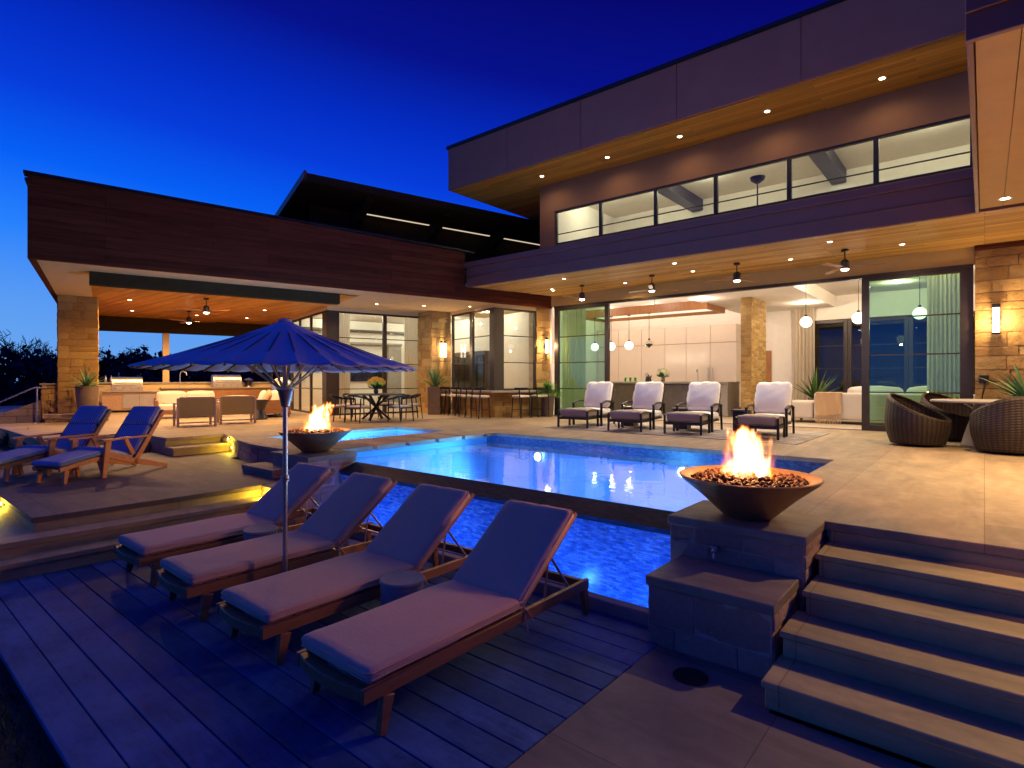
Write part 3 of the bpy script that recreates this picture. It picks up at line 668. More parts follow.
# glass box of the dining room
TG=TW@Matrix.Translation((0,3.95,0)); TL=TW@Matrix.Translation((7.13,11.6,0))@Matrix.Rotation(R(-90),4,'Z')
HW=(3.41,2.55,1.70)
window(TG,7.46,9.12,ZT+.004,4.28,HW,(),.06,.09,'glass',fr=.07,label='tall dining room window beside the corner post')
window(TG,9.12,10.6,ZT+.004,4.28,HW,(),.06,.09,'glass',fl=.07,label='tall dining room window beside the stone pier')
f=wm(); f.bx(7.09,7.455,3.9,4.25,ZT,4.28); hp(f,'corner_post','bronze')
window(TL,0.05,3.4,ZT+.004,4.28,HW,((1.7,.07),),.06,.09,'glass'); window(TL,3.403,7.34,ZT+.004,4.28,HW,((4.5,.07),(5.9,.09)),.06,.09,'glass')
f=wm(); f.bx(7.1,10.62,3.9,4.02,4.283,4.404).bx(7.07,7.19,4.03,11.6,4.283,4.404); hp(f,'window_head_wall','stucco')
# stone pier and bay
b=MB(); ashlar(b,W2(10.42,2.98)[:2],W2(11.2,2.98)[:2],ZT,4.403,(.12,.28),(.25,.7),.03,.01,.04,80,5,3,.014); ashlar(b,W2(10.42,3.95)[:2],W2(10.42,2.98)[:2],ZT,4.403,(.12,.28),(.25,.7),.03,.01,.04,81,5,3,.014)
hp(b,'stone_pier','stone_rough',smooth=60)
f=wm(); f.bx(10.423,11.18,2.983,3.95,ZT,4.403); hp(f,'pier_core','mortar')
b=MB(); ashlar(b,W2(12.86,.2)[:2],W2(13.42,.2)[:2],ZT,4.403,(.12,.28),(.3,.6),.035,.01,.04,84,5,3,.016); hp(b,'stone_pier','stone_rough',smooth=60,label='stone pier between the bay window and the sliding door')
f=wm(); f.bx(12.863,13.4,.203,.6,ZT,4.403); hp(f,'pier_core','mortar')
b=MB(); ashlar(b,W2(11.2,2.9)[:2],W2(11.2,.2)[:2],ZT,1.60,(.12,.22),(.25,.6),.02,.01,.04,86); ashlar(b,W2(11.2,.2)[:2],W2(12.86,.2)[:2],ZT,1.60,(.12,.22),(.25,.6),.02,.01,.04,87)
hp(b,'bay_base','stone',smooth=55)
f=wm(); f.bx(11.204,12.858,.204,2.9,ZT,1.60); hp(f,'bay_core','mortar')
f=wm(); f.prism([(10.85,-.15),(13.1,-.15),(13.1,.19),(11.19,.19),(11.19,2.9),(10.85,2.9)],1.602,1.665); f.bx(11.192,12.9,.192,2.9,1.603,1.664); hp(f,'bar_ledge','concrete',bevel=.006)
TBL=TW@Matrix.Translation((11.22,2.9,0))@Matrix.Rotation(R(-90),4,'Z'); TBR=TW@Matrix.Translation((0,.24,0))
window(TBL,.02,1.32,1.668,4.29,(3.42,2.56),(),.06,.09,'glass',fr=.09,label='narrow bay window beside the stone pier'); window(TBL,1.323,2.5,1.668,4.29,(3.42,2.56),(),.06,.09,'glass',fl=.09,label='narrow bay window beside the bay corner')
window(TBR,11.50,12.855,1.668,4.29,(3.42,2.56),(),.06,.09,'glass',label='bay window facing the pool')
f=wm(); f.bx(11.17,11.495,.18,.4,1.668,4.29); hp(f,'bay_corner_post','bronze')
f=wm(); f.bx(11.17,12.86,.19,.3,4.293,4.404).bx(11.17,11.3,.302,2.97,4.293,4.404); hp(f,'bay_head_wall','stucco')
# clerestory roof above the wing
c=wm(); c.prof([(1.5,7.76),(1.5,7.54),(7,6.8),(7,7.0)],5.78,16.5); hp(c,'clerestory_roof','dark_beam')
c=wm(); c.prof([(1.45,7.80),(1.45,7.60),(7,6.86),(7,7.06)],5.70,5.775); hp(c,'roof_gutter','dark_panel')
c=wm(); c.bx(6.3,16.5,2.9,3.0,5.35,7.32); hp(c,'clerestory_wall','dark_beam')
for s_ in (7.72,10.38,12.9): 
    c=wm(); c.add([(s_-.11,1.75,7.50),(s_+.11,1.75,7.50),(s_+.11,2.9,7.34),(s_-.11,2.9,7.34),(s_-.11,1.75,7.40),(s_+.11,1.75,7.40),(s_+.11,2.9,6.85),(s_-.11,2.9,6.85)],[(0,1,2,3),(7,6,5,4),(4,5,1,0),(5,6,2,1),(6,7,3,2),(7,4,0,3)]); hp(c,'outrigger_beam','dark_beam')
for (s0,s1,nm) in [(7.95,10.15,'leftmost'),(10.62,12.6,'middle'),(13.15,15.0,'rightmost')]:
    c=W2((s0+s1)/2,2.62,7.2); t=thing('light_strip',nm+' of the three linear light strips under the dark clerestory roof','light strip',c,WA,'linear strips under the clerestory roof')
    m=wm(); m.bx(s0,s1,2.58,2.64,7.23,7.25); m.build('lens',m_emit('strip lens',(1,.80,.55),.75) if 'strip lens' not in bpy.data.materials else bpy.data.materials['strip lens'],t)
    m=wm(); m.bx(s0,s1,2.57,2.65,7.252,7.27); m.build('channel',M['bronze'],t)
# ---- rooms
LDP=[(-11.2,15.5),(-13.4,16.05),(-13.4,22.5),(4,22.5),(4,15.5)]
hp(MB().prism(LDP,ZT+.003,ZT+.008),'room_floor','floor',smooth=0)
hp(MB().prism(LDP,4.95,5.05),'room_ceiling','white')
r=MB(); r.bx(-13.5,-7.22,22.5,22.6,ZT,4.95).bx(-7.218,-4.9,22.5,22.6,ZT,4.95).bx(-4.9,4,22.5,22.6,4.13,4.95).bx(-13.5,-13.4,16.05,22.5,ZT,4.95).bx(4,4.1,15.6,22.5,ZT,4.95)
r.prism([(-11.2,15.5),(-11.3,15.62),(-13.45,16.16),(-13.45,16.05)],ZT,4.95); r.bx(-11.2,8,15.505,15.6,4.45,4.95)
hp(r,'room_wall','white')
hp(MB().bx(-7.2,-4.0,16.6,22.4,4.55,4.948),'ceiling_beam','white')
b=MB(); ashlar(b,(-5.79,18),(-5.49,18),ZT+.01,4.948,(.06,.12),(.12,.3),.012,.006,.03,90); ashlar(b,(-5.49,18),(-5.49,19.5),ZT+.01,4.948,(.06,.12),(.2,.5),.012,.006,.03,91)
hp(b,'fin_wall','stone_rough',smooth=55); hp(MB().bx(-5.787,-5.493,18.003,19.5,ZT+.01,4.948),'fin_wall_core','mortar')
hp(MB().bx(-6.42,-6.12,22.46,22.498,ZT+.01,3.1),'inner_door','door_wood')
# kitchen cabinets
cb=MB(); xs=[-13.38,-12.3,-11.2,-10.14,-9.23,-8.25,-7.25]
for i in range(6):
    cb.bx(xs[i]+.006,xs[i+1]-.006,22.0,22.49,ZT+.12,3.45); cb.bx(xs[i]+.006,xs[i+1]-.006,22.0,22.49,3.465,4.15)
kc=hp(cb,'kitchen_cabinets','cab',bevel=.004)
for x in (-8.33,-8.17): MB().bar((x,21.95,1.75),(x,21.95,2.5),.025,.03).build('handle',M['steel'],kc)
hp(MB().bx(-13.38,-7.23,22.02,22.49,ZT+.009,ZT+.118),'cabinet_plinth','bronze')
# dark rear windows of the living room
for k in range(3):
    window(Matrix.Translation((0,22.55,0)),[-4.8,-3.64,-1.9][k],[-3.645,-1.905,-.1][k],ZT+.01,4.12,(3.2,2.4,1.6),(),.12,.1,'glass',label='rear living room window, dark outside')
hp(MB().bx(-9,4,24.2,24.3,ZT,4.9).bx(-9,4,22.62,24.19,4.9,4.95),'rear_sky_blocker','dark_beam')  # added wall and lid that keep sky light from behind the rear windows
# wing rooms
c=wm(); c.bx(7.2,13.2,.5,10,ZT+.003,ZT+.008); hp(c,'wing_floor','floor')
c=wm(); c.bx(7.2,13.2,.45,11.5,4.47,4.56); hp(c,'wing_room_ceiling','white')
c=wm(); c.bx(7.3,13.2,8.6,8.7,ZT,4.47).bx(13.2,13.28,.55,8.7,ZT,4.47); hp(c,'wing_room_wall','white')
c=wm(); c.bx(7.32,13.19,8.3,8.598,4.02,4.10); hp(c,'picture_rail','cabinet_wood')
c=wm(); c.bx(12.15,12.45,8.54,8.598,ZT+.01,3.35); hp(c,'inner_door','door_wood')
c=wm(); c.bx(9.3,11.8,8.35,8.598,3.5,3.58).bx(9.3,9.36,8.45,8.598,.9,3.498).bx(11.2,11.8,8.42,8.598,.9,3.498); hp(c,'fireplace_surround','concrete')
c=wm(); c.bx(12.75,13.19,3.15,5.55,ZT+.01,3.1)
cw=hp(c,'wine_cabinet','cabinet_wood')
for j in range(5):
    m=wm(); m.bx(12.71,12.748,3.2+j*.47,3.2+j*.47+.41,1.2,2.95); m.build('cabinet_door',M['tv'],cw)
# ------------------------------------------------------------------ lamps of the house
def downlight(loc,pw,label,group,col=WARM2,r=.05,spot=None,drop=.04):
    t=thing('downlight',label,'downlight',loc,0,group)
    MB().lathe([(0,-.012),(r*.8,-.012),(r*.8,-.006),(0,-.006)],14,loc).build('lens',M['lens'],t)
    MB().lathe([(r*.8,-.006),(r*1.25,-.014),(r*1.25,0),(r*.8,0)],14,loc).build('trim',M['white'],t)
    if spot: lamp('SPOT','downlight_lamp',(loc[0],loc[1],loc[2]-drop),pw,col,.04,t,spot,.7)
    else: lamp('POINT','downlight_lamp',(loc[0],loc[1],loc[2]-drop),pw,col,.04,t)
for x in (-9.66,-7.54,-5.57,-3.6,-1.51,.6):
    downlight((x,12.9,7.80),26,'small round recessed downlight in the wooden soffit under the upper roof','downlights in the upper soffit',(1,.66,.34),.06,165,.03)
for (x,y) in [(-10.22,14.16),(-7.94,14.6),(-5.75,14.14),(-3.45,14.2),(-1.3,14.1),(1.2,14.1),(3.6,14.1),(-8.9,12.9),(-5.7,12.9),(-2.4,12.9)]:
    downlight((x,y,4.80),110 if y>13.5 else 60,'small round recessed downlight in the wooden porch ceiling','downlights in the porch ceiling',WARM2,.05,160,.03)
for (x,y,p) in [(.24,11.34,480),(2.6,8.4,2100),(2.6,11.34,480),(5,8.4,1600),(5,11.34,450)]:
    downlight((x,y,4.75),p,'round downlight in the board canopy above the right terrace','downlights in the canopy',(1,.63,.29),.07,126,.03)
for (s,t_) in [(1.84,3.2),(1.84,5.9),(2.0,9.0),(3.9,3.0),(4.0,9.3),(5.7,3.2),(5.7,6.2),(5.7,9.2)]:
    downlight(W2(s,t_,4.41),460,'small round downlight in the wooden patio ceiling','downlights in the patio ceiling',(1,.56,.22),.06,165,.03)
for (s,t_) in [(8.2,2.4),(9.6,1.9),(10.9,1.2),(12.6,-1.0)]:
    z=4.405 if t_>0 else 4.8
    downlight(W2(s,t_,z),85,'small round downlight in the plaster soffit before the dining room','downlights in the plaster soffit',WARM2,.05,160,.03)
# inside
for (x,y) in [(-12,20.8),(-10,20.8),(-8,20.8),(-11.5,17.2),(-9,17.0),(-6.8,17.5)]:
    downlight((x,y,4.95 if x<-7.2 else 4.55),58,'small round downlight in the white kitchen ceiling','downlights in the kitchen ceiling',(1,.79,.64),.06,None,.1)
for (x,y) in [(-4.5,20.5),(-2,20.5),(.5,19),(-3.2,17.2),(-.9,16.7),(1.6,17)]:
    downlight((x,y,4.95 if x>-4 else 4.55),85,'small round downlight in the living room ceiling','downlights in the living room ceiling',(1,.78,.55),.06,None,.1)
for (s,t_) in [(8.3,5.6),(9.8,5.6),(8.6,7.6),(12.2,2.2),(12.2,5.2),(12.2,7.2)]:
    downlight(W2(s,t_,4.47),62,'small round downlight in the dining room ceiling','downlights in the dining room ceiling',(.97,.93,.72),.05,None,.1)
for (x,y) in [(-9,15.2),(-7.2,15.8),(-5.9,15.4),(-4.4,15.0),(-3,15.6),(-2.2,14.9),(-.9,15.3),(.8,15.2)]:
    downlight((x,y,7.70),62,'small round downlight in the upper room ceiling behind the window band','downlights in the upper room',(.95,1,.80),.06,None,.1)
# ceiling fans
def fan(name,loc,label,rz,drop=.42,pw=90,r=.74,group='ceiling fans',col=(1,.87,.70)):
    t=thing(name,label,'ceiling fan',loc,rz,group); L=True
    MB().lathe([(.0,0),(.07,0),(.07,-.05),(.02,-.06)],16).tube([(0,0,-.05),(0,0,-drop+.18)],.014,8).build('rod',M['bronze'],t,local=L)
    MB().lathe([(.0,-drop+.2),(.05,-drop+.2),(.085,-drop+.16),(.09,-drop+.02),(.085,-drop),(0,-drop)],20).build('motor',M['bronze'],t,local=L)
    MB().lathe([(0,-drop-.045),(.06,-drop-.03),(.078,-drop-.002),(0,-drop-.002)],20).build('light',M['lens_fan'],t,local=L)
    for k in range(3):
        m=MB(); m.T=Matrix.Rotation(2*math.pi*k/3,4,'Z')@Matrix.Translation((0,0,-drop+.04))@Matrix.Rotation(R(9),4,'X')
        m.add([(.08,-.03,-.004),(r*.35,-.055,-.004),(r,-.06,-.004),(r,.05,-.004),(r*.35,.05,-.004),(.08,.03,-.004),(.08,-.03,.004),(r*.35,-.055,.004),(r,-.06,.004),(r,.05,.004),(r*.35,.05,.004),(.08,.03,.008)],[(5,4,3,2,1,0),(6,7,8,9,10,11)]+[(i,(i+1)%6,(i+1)%6+6,i+6) for i in range(6)])
        m.build('blade',M['door_wood'],t,local=L)
    lamp_local('SPOT','fan_lamp',(0,0,-drop-.06),pw,col,.06,t,150,.8)
    return t
on=['first','second','third','fourth']
for k,(x,y) in enumerate([(-9.11,14.13),(-6.81,13.98),(-4.55,13.85),(-2.30,13.9)]):
    fan('ceiling_fan',(x,y,4.80),on[k]+' dark ceiling fan from the left under the long porch ceiling','f',1) if False else fan('ceiling_fan',(x,y,4.80),on[k]+' dark ceiling fan from the left under the long porch ceiling',[.3,.9,1.35,.15][k],.42,225)
fan('ceiling_fan',W2(3.66,4.2,4.41),'nearer of the two ceiling fans under the orange patio ceiling',.4,.42,105,.82,'ceiling fans',(1,.66,.34))
fan('ceiling_fan',W2(3.6,7.9,4.41),'farther of the two ceiling fans under the orange patio ceiling',1.0,.42,105,.82,'ceiling fans',(1,.66,.34))
# wall sconces
def sconce(loc,rz,label,h=.6,w=.085,pw=45,twin=False):
    t=thing('wall_sconce',label,'wall lamp',loc,rz,'tube sconces on the stone')
    MB().bx(-.05,.05,-.02,.03,-h*.18,h*.18).bx(-.03,.03,-.10,-.018,-.03,.03).build('bracket',M['black'],t,local=True)
    for x in ((-.07,.07) if twin else (0,)):
        MB().lathe([(0,-h/2+.04),(w*.42,-h/2+.04),(w*.42,h/2-.08),(0,h/2-.08)],16,(x,-.11,0)).build('tube',M['tube_lens'],t,local=True)
        MB().lathe([(0,h/2-.079),(w*.52,h/2-.079),(w*.52,h/2),(0,h/2)],16,(x,-.11,0)).lathe([(0,-h/2),(w*.52,-h/2),(w*.52,-h/2+.039),(0,-h/2+.039)],16,(x,-.11,0)).build('end_cap',M['black'],t,local=True)
    lamp_local('POINT','sconce_lamp',(0,-.2,0),pw,WARM2,.05,t)
sconce((.18,15.26,3.24),0,'tube wall lamp on the right stone wall above the wicker chairs',.62,.13,60)
sconce(W2(10.82,2.94,3.06),WA,'twin tube wall lamp on the stone pier left of the bay window',.6,.09,45,True)
sconce(W2(13.2,.16,3.14),WA,'tube wall lamp on the narrow stone pier right of the bay window',.56,.11,50)
# step lamps
def steplamp(loc,rz,label,pw=5):
    t=thing('step_lamp',label,'step lamp',loc,rz,'small lamps beside the steps')
    MB().bx(-.04,.04,-.012,.0,-.03,.03).build('frame',M['bronze'],t,local=True); MB().bx(-.03,.03,-.016,-.0125,-.02,.02).build('lens',M['step_lens'],t,local=True)
    lamp_local('POINT','step_light',(0,-.07,0),pw,(1,.70,.06),.02,t)
steplamp((-12.22,5.33,.76),0,'upper step lamp beside the steps to the dining terrace',6); steplamp((-11.95,5.29,.60),0,'lower step lamp beside the steps to the dining terrace',6)
steplamp((-7.78,3.945,.37),0,'step lamp in the low pier beside the far end of the left steps',10)
steplamp((-9.65,1.385,.42),0,'step lamp low in the riser at the left edge of the lower terrace',10)
# ------------------------------------------------------------------ inside things
t=thing('kitchen_island','long kitchen island with dark stone front and pale counter','kitchen island',(-8.5,18.5,ZT+.01))
MB().bx(-11.1,-6.45,18.1,19.1,ZT+.02,1.88).build('base',M['dark_stone'],t); MB().bx(-11.2,-6.2,18.0,19.2,1.882,1.945).build('counter',M['concrete'],t,bevel=.006); MB().bx(-6.448,-6.22,18.05,19.15,ZT+.02,1.88).build('end_panel',M['concrete'],t)
tp=MB(); tp.tube([(-7.45,18.75,1.945),(-7.45,18.75,2.28),(-7.45,18.70,2.34),(-7.45,18.6,2.33),(-7.45,18.58,2.25)],.018,8)
tag(tp.build('kitchen_tap',M['steel']),'tall metal tap on the kitchen island','tap')
for k,nm in enumerate(['leftmost','middle','rightmost']):
    g=MB().lathe([(.035,0),(.05,.14),(.046,.14),(.031,.01),(0,.01)],14,(-9.95+k*.2,18.3,1.947)).build('drinking_glass',M['bottle']); tag(g,nm+' of three green glasses on the kitchen island','glass','green glasses on the island')
tag(MB().lathe([(.10,0),(.11,.02),(.085,.16),(.03,.2),(.03,.24),(0,.25)],18,(-9.05,18.3,1.947)).tube([(-9.0,18.3,2.0),(-8.93,18.3,2.16)],.02,8).tube([(-9.12,18.3,2.12),(-9.16,18.3,2.2),(-9.05,18.3,2.24)],.01,6).build('kettle',M['black']),'dark kettle on the kitchen island beside the pale flowers','kettle')
def bouquet(name,loc,label,cat,r,n,petal,vase,seed,vh=.16):
    rnd=random.Random(seed); t=thing(name,label,cat,loc)
    MB().lathe([(0,0),(.05,0),(.075,.06),(.05,vh),(.042,vh),(.06,.06),(0,.012)],18).build('vase',M[vase],t,local=True)
    m=MB(); lf=MB()
    for i in range(n):
        a=rnd.uniform(0,6.28); e=rnd.uniform(-.15,1.45); d=Vector((math.cos(a)*math.cos(e),math.sin(a)*math.cos(e),math.sin(e)*.75)); c=Vector((0,0,vh+r*.45))+d*r*rnd.uniform(.75,1.)
        for k in range(7):
            b=2*math.pi*k/7; o1=d.orthogonal().normalized(); o2=d.cross(o1); q=(o1*math.cos(b)+o2*math.sin(b)); p=q.cross(d)
            s_=r*.24; m.add([c,c+q*s_*.6+p*s_*.25+d*s_*.25,c+q*s_+d*s_*.1,c+q*s_*.6-p*s_*.25+d*s_*.25],[(0,1,2,3)])
        if i%2==0:
            c2=Vector((0,0,vh+.02))+d*r*.75; o1=d.orthogonal().normalized()*r*.14
            lf.add([(0,0,vh*.8),c2-o1,c2+d*r*.2,c2+o1],[(0,1,2,3)])
    m.build('flowers',M[petal],t,local=True,smooth=0); lf.build('leaves',M['leaf'],t,local=True,smooth=0)
bouquet('flower_vase',(-8.55,18.4,1.947),'vase of pale flowers on the kitchen island','flowers',.24,60,'pale_flower','pot',3)
# wooden frame light over the island
t=thing('frame_lamp','hanging wooden frame above the kitchen island with a glowing underside','frame lamp',(-9,19.3,4.5))
MB().bx(-12.0,-7.04,18.5,18.56,4.36,4.66).bx(-12.0,-7.04,20.14,20.2,4.36,4.66).bx(-7.1,-7.04,18.562,20.138,4.36,4.66).bx(-12.0,-11.94,18.562,20.138,4.36,4.66).build('frame',M['door_wood'],t)
MB().bx(-11.9,-7.12,18.6,20.1,4.47,4.48).build('diffuser',m_emit('frame diffuser',(1,.80,.58),1.3),t)
for x in (-11.3,-9.3,-7.6): MB().cyl((x,19.3,4.48),.01,.47,8).build('hanger',M['black'],t)
def pendant(loc,label,r,zc,clear=False,group='globe pendants'):
    t=thing('pendant_lamp',label,'pendant lamp',loc,0,group)
    MB().tube([(0,0,r*.9),(0,0,zc)],.008,6).lathe([(0,zc),(.06,zc),(.06,zc-.02),(0,zc-.02)],14).build('cord',M['black'],t,local=True)
    MB().ball((0,0,0),r,20,14).build('globe',M['glass'] if clear else M['globe'],t,local=True)
    if clear: MB().lathe([(0,-r*.9),(r*.8,-.02),(r*.85,0),(0,.03)],18).build('shade',M['bronze'],t,local=True)
    MB().lathe([(.02,r*.9),(.035,r*.9),(.035,r+.05),(0.02,r+.05)],12).build('cap',M['bronze'],t,local=True)
    if not clear: lamp_local('POINT','globe_lamp',(0,-.0,-r-.08),30,(1,.82,.6),.05,t)
for k,(x,nm) in enumerate([(-11.35,'leftmost glowing globe pendant over the kitchen island, behind the green door'),(-10.65,'second glowing globe pendant over the kitchen island'),(-9.91,'third glowing globe pendant over the kitchen island')]): pendant((x,18.5,3.25),nm,.155,1.1)
pendant((-9.12,18.5,3.27),'unlit clear pendant over the kitchen island, rightmost of its row',.15,1.1,True)
for x,nm,y,z in [(-3.85,'globe pendant in the living room nearest the curtain',17.5,3.63),(-2.58,'globe pendant in the living room beside the door stile',17.5,3.65),(-1.25,'globe pendant seen through the right green door',17.5,3.68)]: pendant((x,y,z),nm,.155,1.25)
# sofa, throw, plants
t=thing('sofa','long pale sofa in the living room with its back to the terrace','sofa',(-2.4,17.4,ZT+.01))
m=MB(); m.cushion(-3.55,.9,17.0,17.3,ZT+.12,1.66,.06); m.build('back',M['sofa'],t)
m=MB(); m.cushion(-3.55,.9,17.31,18.2,ZT+.12,ZT+.5,.06); m.build('seat',M['sofa'],t)
m=MB(); m.cushion(-4.3,-3.58,17.0,18.2,ZT+.12,1.42,.06); m.build('arm',M['sofa'],t)
for x in (-4.1,.7): 
    for y in (17.1,18.1): MB().bx(x-.03,x+.03,y-.03,y+.03,ZT+.012,ZT+.125).build('leg',M['bronze'],t)
for k,(x0,x1) in enumerate([(-2.8,-1.6),(-1.5,-.7)]):
    m=MB(); m.cushion(x0,x1,17.32,17.5,1.45,1.80,.08,.05,.01,k); tag(m.build('sofa_pillow',M['cush_white']),['white pillow on the sofa back left of the door stile','white pillow on the sofa behind the green door'][k],'pillow','pillows on the sofa')
m=MB()
def thr(u,v_):
    x=-3.50+.62*u; s_=v_*1.3
    if s_<.2: return (x,17.32-s_-.02,1.675)
    return (x+.01*math.sin(9*v_+u*7),16.965-.022*abs(math.sin(u*11+.9*v_+math.sin(v_*5))),1.675-(s_-.2)*(.55+.02*math.sin(u*5)))
m.grid(thr,60,24)
for i in range(21):
    x=-3.49+.60*i/20; m.bar((x,16.95,1.08),(x+.02*math.sin(i*3.1),16.935-.01*math.sin(i*2),.86-.03*abs(math.sin(i*5))),.013,.012)
tag(m.build('throw_blanket',M['throw']),'tan fringed throw hanging over the sofa back','blanket')
def curtain(T,x0,x1,z0,z1,label,amp=.05,n=9,group='long curtains'):
    m=MB(); m.T=T
    m.grid(lambda u,v_:(x0+(x1-x0)*u,amp*math.sin(u*n*6.283)+.25*amp*math.sin(u*n*14+v_*3),z0+(z1-z0)*v_),n*10,6)
    o=m.build('curtain',M['curtain'],smooth=80); tag(o,label,'curtain',group); return o
curtain(TF@Matrix.Translation((0,.45,0)),-1.0,-.30,ZT+.02,4.4,'pale curtain behind the right green sliding door')
curtain(TF@Matrix.Translation((0,.5,0)),-11.05,-10.1,ZT+.02,4.4,'pale curtain behind the left green sliding door')
curtain(Matrix.Translation((0,22.2,0)),-5.3,-4.6,ZT+.02,4.6,'pale curtain at the rear living room window',.05,6)
curtain(TG@Matrix.Translation((0,.3,0)),7.55,8.0,ZT+.02,4.25,'sheer curtain in the dining window beside the corner post',.04,6)
curtain(TG@Matrix.Translation((0,.3,0)),10.0,10.6,ZT+.02,4.25,'sheer curtain in the dining window beside the stone pier',.04,7)
c=wm(); c.bx(9.55,11.0,8.5,8.56,1.95,2.75); tag(c.build('television',M['tv']),'dark television on the dining room wall','television')
# ------------------------------------------------------------------ sun loungers on the deck
LG='teak sun loungers in a row on the deck'
def make_lounger(loc,label):
    t=thing('sun_lounger',label,'sun lounger',loc,0,LG); K=dict(local=True)
    f=MB()
    for x in (-.335,.335): f.bx(x-.018,x+.018,-.17,2.13,.215,.30)
    f.prof([(-.30,-.17),(-.15,-.205),(0,-.215),(.15,-.205),(.30,-.17),(.318,-.12),(-.318,-.12)],.225,.298,'x') if False else f.prism([(-.318,-.165),(-.2,-.195),(0,-.21),(.2,-.195),(.318,-.165),(.318,-.12),(-.318,-.12)],.225,.298)
    f.bx(-.316,.316,2.06,2.11,.22,.29); f.bx(-.316,.316,1.24,1.28,.23,.285)
    f.build('frame',M['teak'],t,bevel=.005,**K)
    sl=MB()
    for i in range(13): sl.bx(-.316,.316,-.11+i*.102,-.11+i*.102+.085,.292,.312)
    sl.build('seat_slats',M['teak'],t,bevel=.003,**K)
    for x in (-.335,.335):
        MB().bar((x,.0,.213),(x*1.03,-.045,0),.055,.085,.04,.05,up=(0,1,0)).build('leg',M['teak'],t,bevel=.004,**K)
        MB().bar((x,2.07,.213),(x*1.02,2.10,0),.05,.07,.04,.05,up=(0,1,0)).build('leg',M['teak'],t,bevel=.004,**K)
    B=Matrix.Translation((0,1.215,.325))@Matrix.Rotation(R(37.5),4,'X')
    b=MB(); b.T=B
    for x in (-.30,.30): b.bx(x-.02,x+.02,0,.95,-.055,-.012)
    for i in range(10): b.bx(-.279,.279,.02+i*.094,.02+i*.094+.075,-.04,-.018)
    b.build('backrest_frame',M['teak'],t,bevel=.003,**K)
    pr=MB()
    p=B@Vector((.27,.52,-.05)); q=B@Vector((-.27,.52,-.05))
    for a in (p,q): pr.tube([a,(a.x,1.93,.27)],.011,8).tube([a,(a.x,1.60,.26)],.009,8)
    pr.tube([(-.3,1.93,.27),(.3,1.93,.27)],.011,8)
    pr.build('back_prop',M['chrome'],t,**K)
    c=MB(); c.cushion(-.355,.355,-.14,1.235,.313,.398,.033,.012,.011,3); sc=c.build('seat_cushion',M['cushion'],t,**K)
    def rim(x0,x1,y0,y1,z,r=.03): return [(x0+r,y0,z),(x1-r,y0,z),(x1,y0+r,z),(x1,y1-r,z),(x1-r,y1,z),(x0+r,y1,z),(x0,y1-r,z),(x0,y0+r,z),(x0+r,y0,z)]
    for zz in (.338,.376): q=MB(); q.tube(rim(-.358,.358,-.143,1.238,zz),.0045,6,cap=False); q.build('piping',M['cushion'],sc,**K)
    c=MB(); c.T=B; c.cushion(-.355,.355,.0,.90,-.008,.08,.033,.014,.011,9); bc=c.build('back_cushion',M['cushion'],t,**K)
    for zz in (.014,.058): q=MB(); q.T=B; q.tube(rim(-.358,.358,-.003,.903,zz),.0045,6,cap=False); q.build('piping',M['cushion'],bc,**K)
    for x in (-.34,.34):
        s=MB(); s.tube([(x*1.08,1.33,.19),(x*1.08,1.29,.26),(x*1.01,1.235,.335),(x*1.07,1.235,.27),(x*1.09,1.25,.17),(x*1.1,1.262,.13)],.006,6); s.build('tie_strap',M['cushion'],t,**K)
    return t
xs=[-2.955,-4.145,-5.335,-6.525]
lb=['teak sun lounger nearest the stairs, rightmost of the four on the deck','second sun lounger from the right, with a small round table at its side','third sun lounger from the right, just behind the umbrella pole','leftmost sun lounger on the deck, nearest the left steps']
lo=make_lounger((xs[0],2.02,0),lb[0])
for k in (1,2,3): dup(lo,(xs[k],2.02+[0,.02,-.01,.0][k],0),R([0,.8,-.5,.6][k]),lb[k])
def drum(loc,label):
    t=thing('side_table',label,'side table',loc,0,'round side tables between the loungers')
    MB().lathe([(0,0),(.155,0),(.165,.02),(.17,.36),(.165,.375)],32).build('drum',M['concrete'],t,local=True); MB().lathe([(0,.376),(.172,.376),(.178,.384),(.178,.402),(.172,.41),(0,.41)],32).build('top',M['concrete'],t,local=True)
drum((-3.60,2.93,0),'small round grey drum table beside the rightmost lounger'); drum((-5.95,2.93,0),'small round grey drum table between the two left loungers')
# ------------------------------------------------------------------ umbrella
t=thing('umbrella','large dark blue pleated umbrella standing between the loungers','umbrella',(-4.735,2.55,0)); K=dict(local=True)
NR=30; RU=1.15; za=2.515; zr=2.105
def canp(u,v):
    a=u*2*math.pi; r=.035+(RU-.035)*v; k=u*NR; fr=abs(math.sin(math.pi*k))
    z=za-(za-zr)*(v**.93)-fr*.016*v-.012*math.sin(math.pi*v)
    rr=r*(1-.012*fr*v)
    return (rr*math.cos(a),rr*math.sin(a),z+.012*math.sin(a+2.4)*v)
m=MB(); m.grid(canp,NR*6,16); o=m.build('canopy',M['canvas_blue'],t,smooth=22,**K); sf=o.modifiers.new('s','SOLIDIFY'); sf.thickness=.004
for k in range(NR):
    a=2*math.pi*k/NR; c,s=math.cos(a),math.sin(a); p=lambda v,dz=-.016:(lambda q:(q[0],q[1],q[2]+dz))(canp(k/NR,v))
    MB().bar(p(.06),p(.99),.014,.012).build('rib',M['teak'],t,**K)
    if k%2==0: 
        q=p(.44,-.025); MB().bar((c*.05,s*.05,1.925),q,.012,.010).build('strut',M['light_teak'],t,**K)
MB().tube([(0,0,0.03),(0,0,2.5)],.021,16).build('pole',M['chrome'],t,**K)
MB().lathe([(.022,1.76),(.034,1.77),(.062,1.90),(.075,1.915),(.07,1.94),(.022,1.945)],24).build('runner',M['chrome'],t,**K)
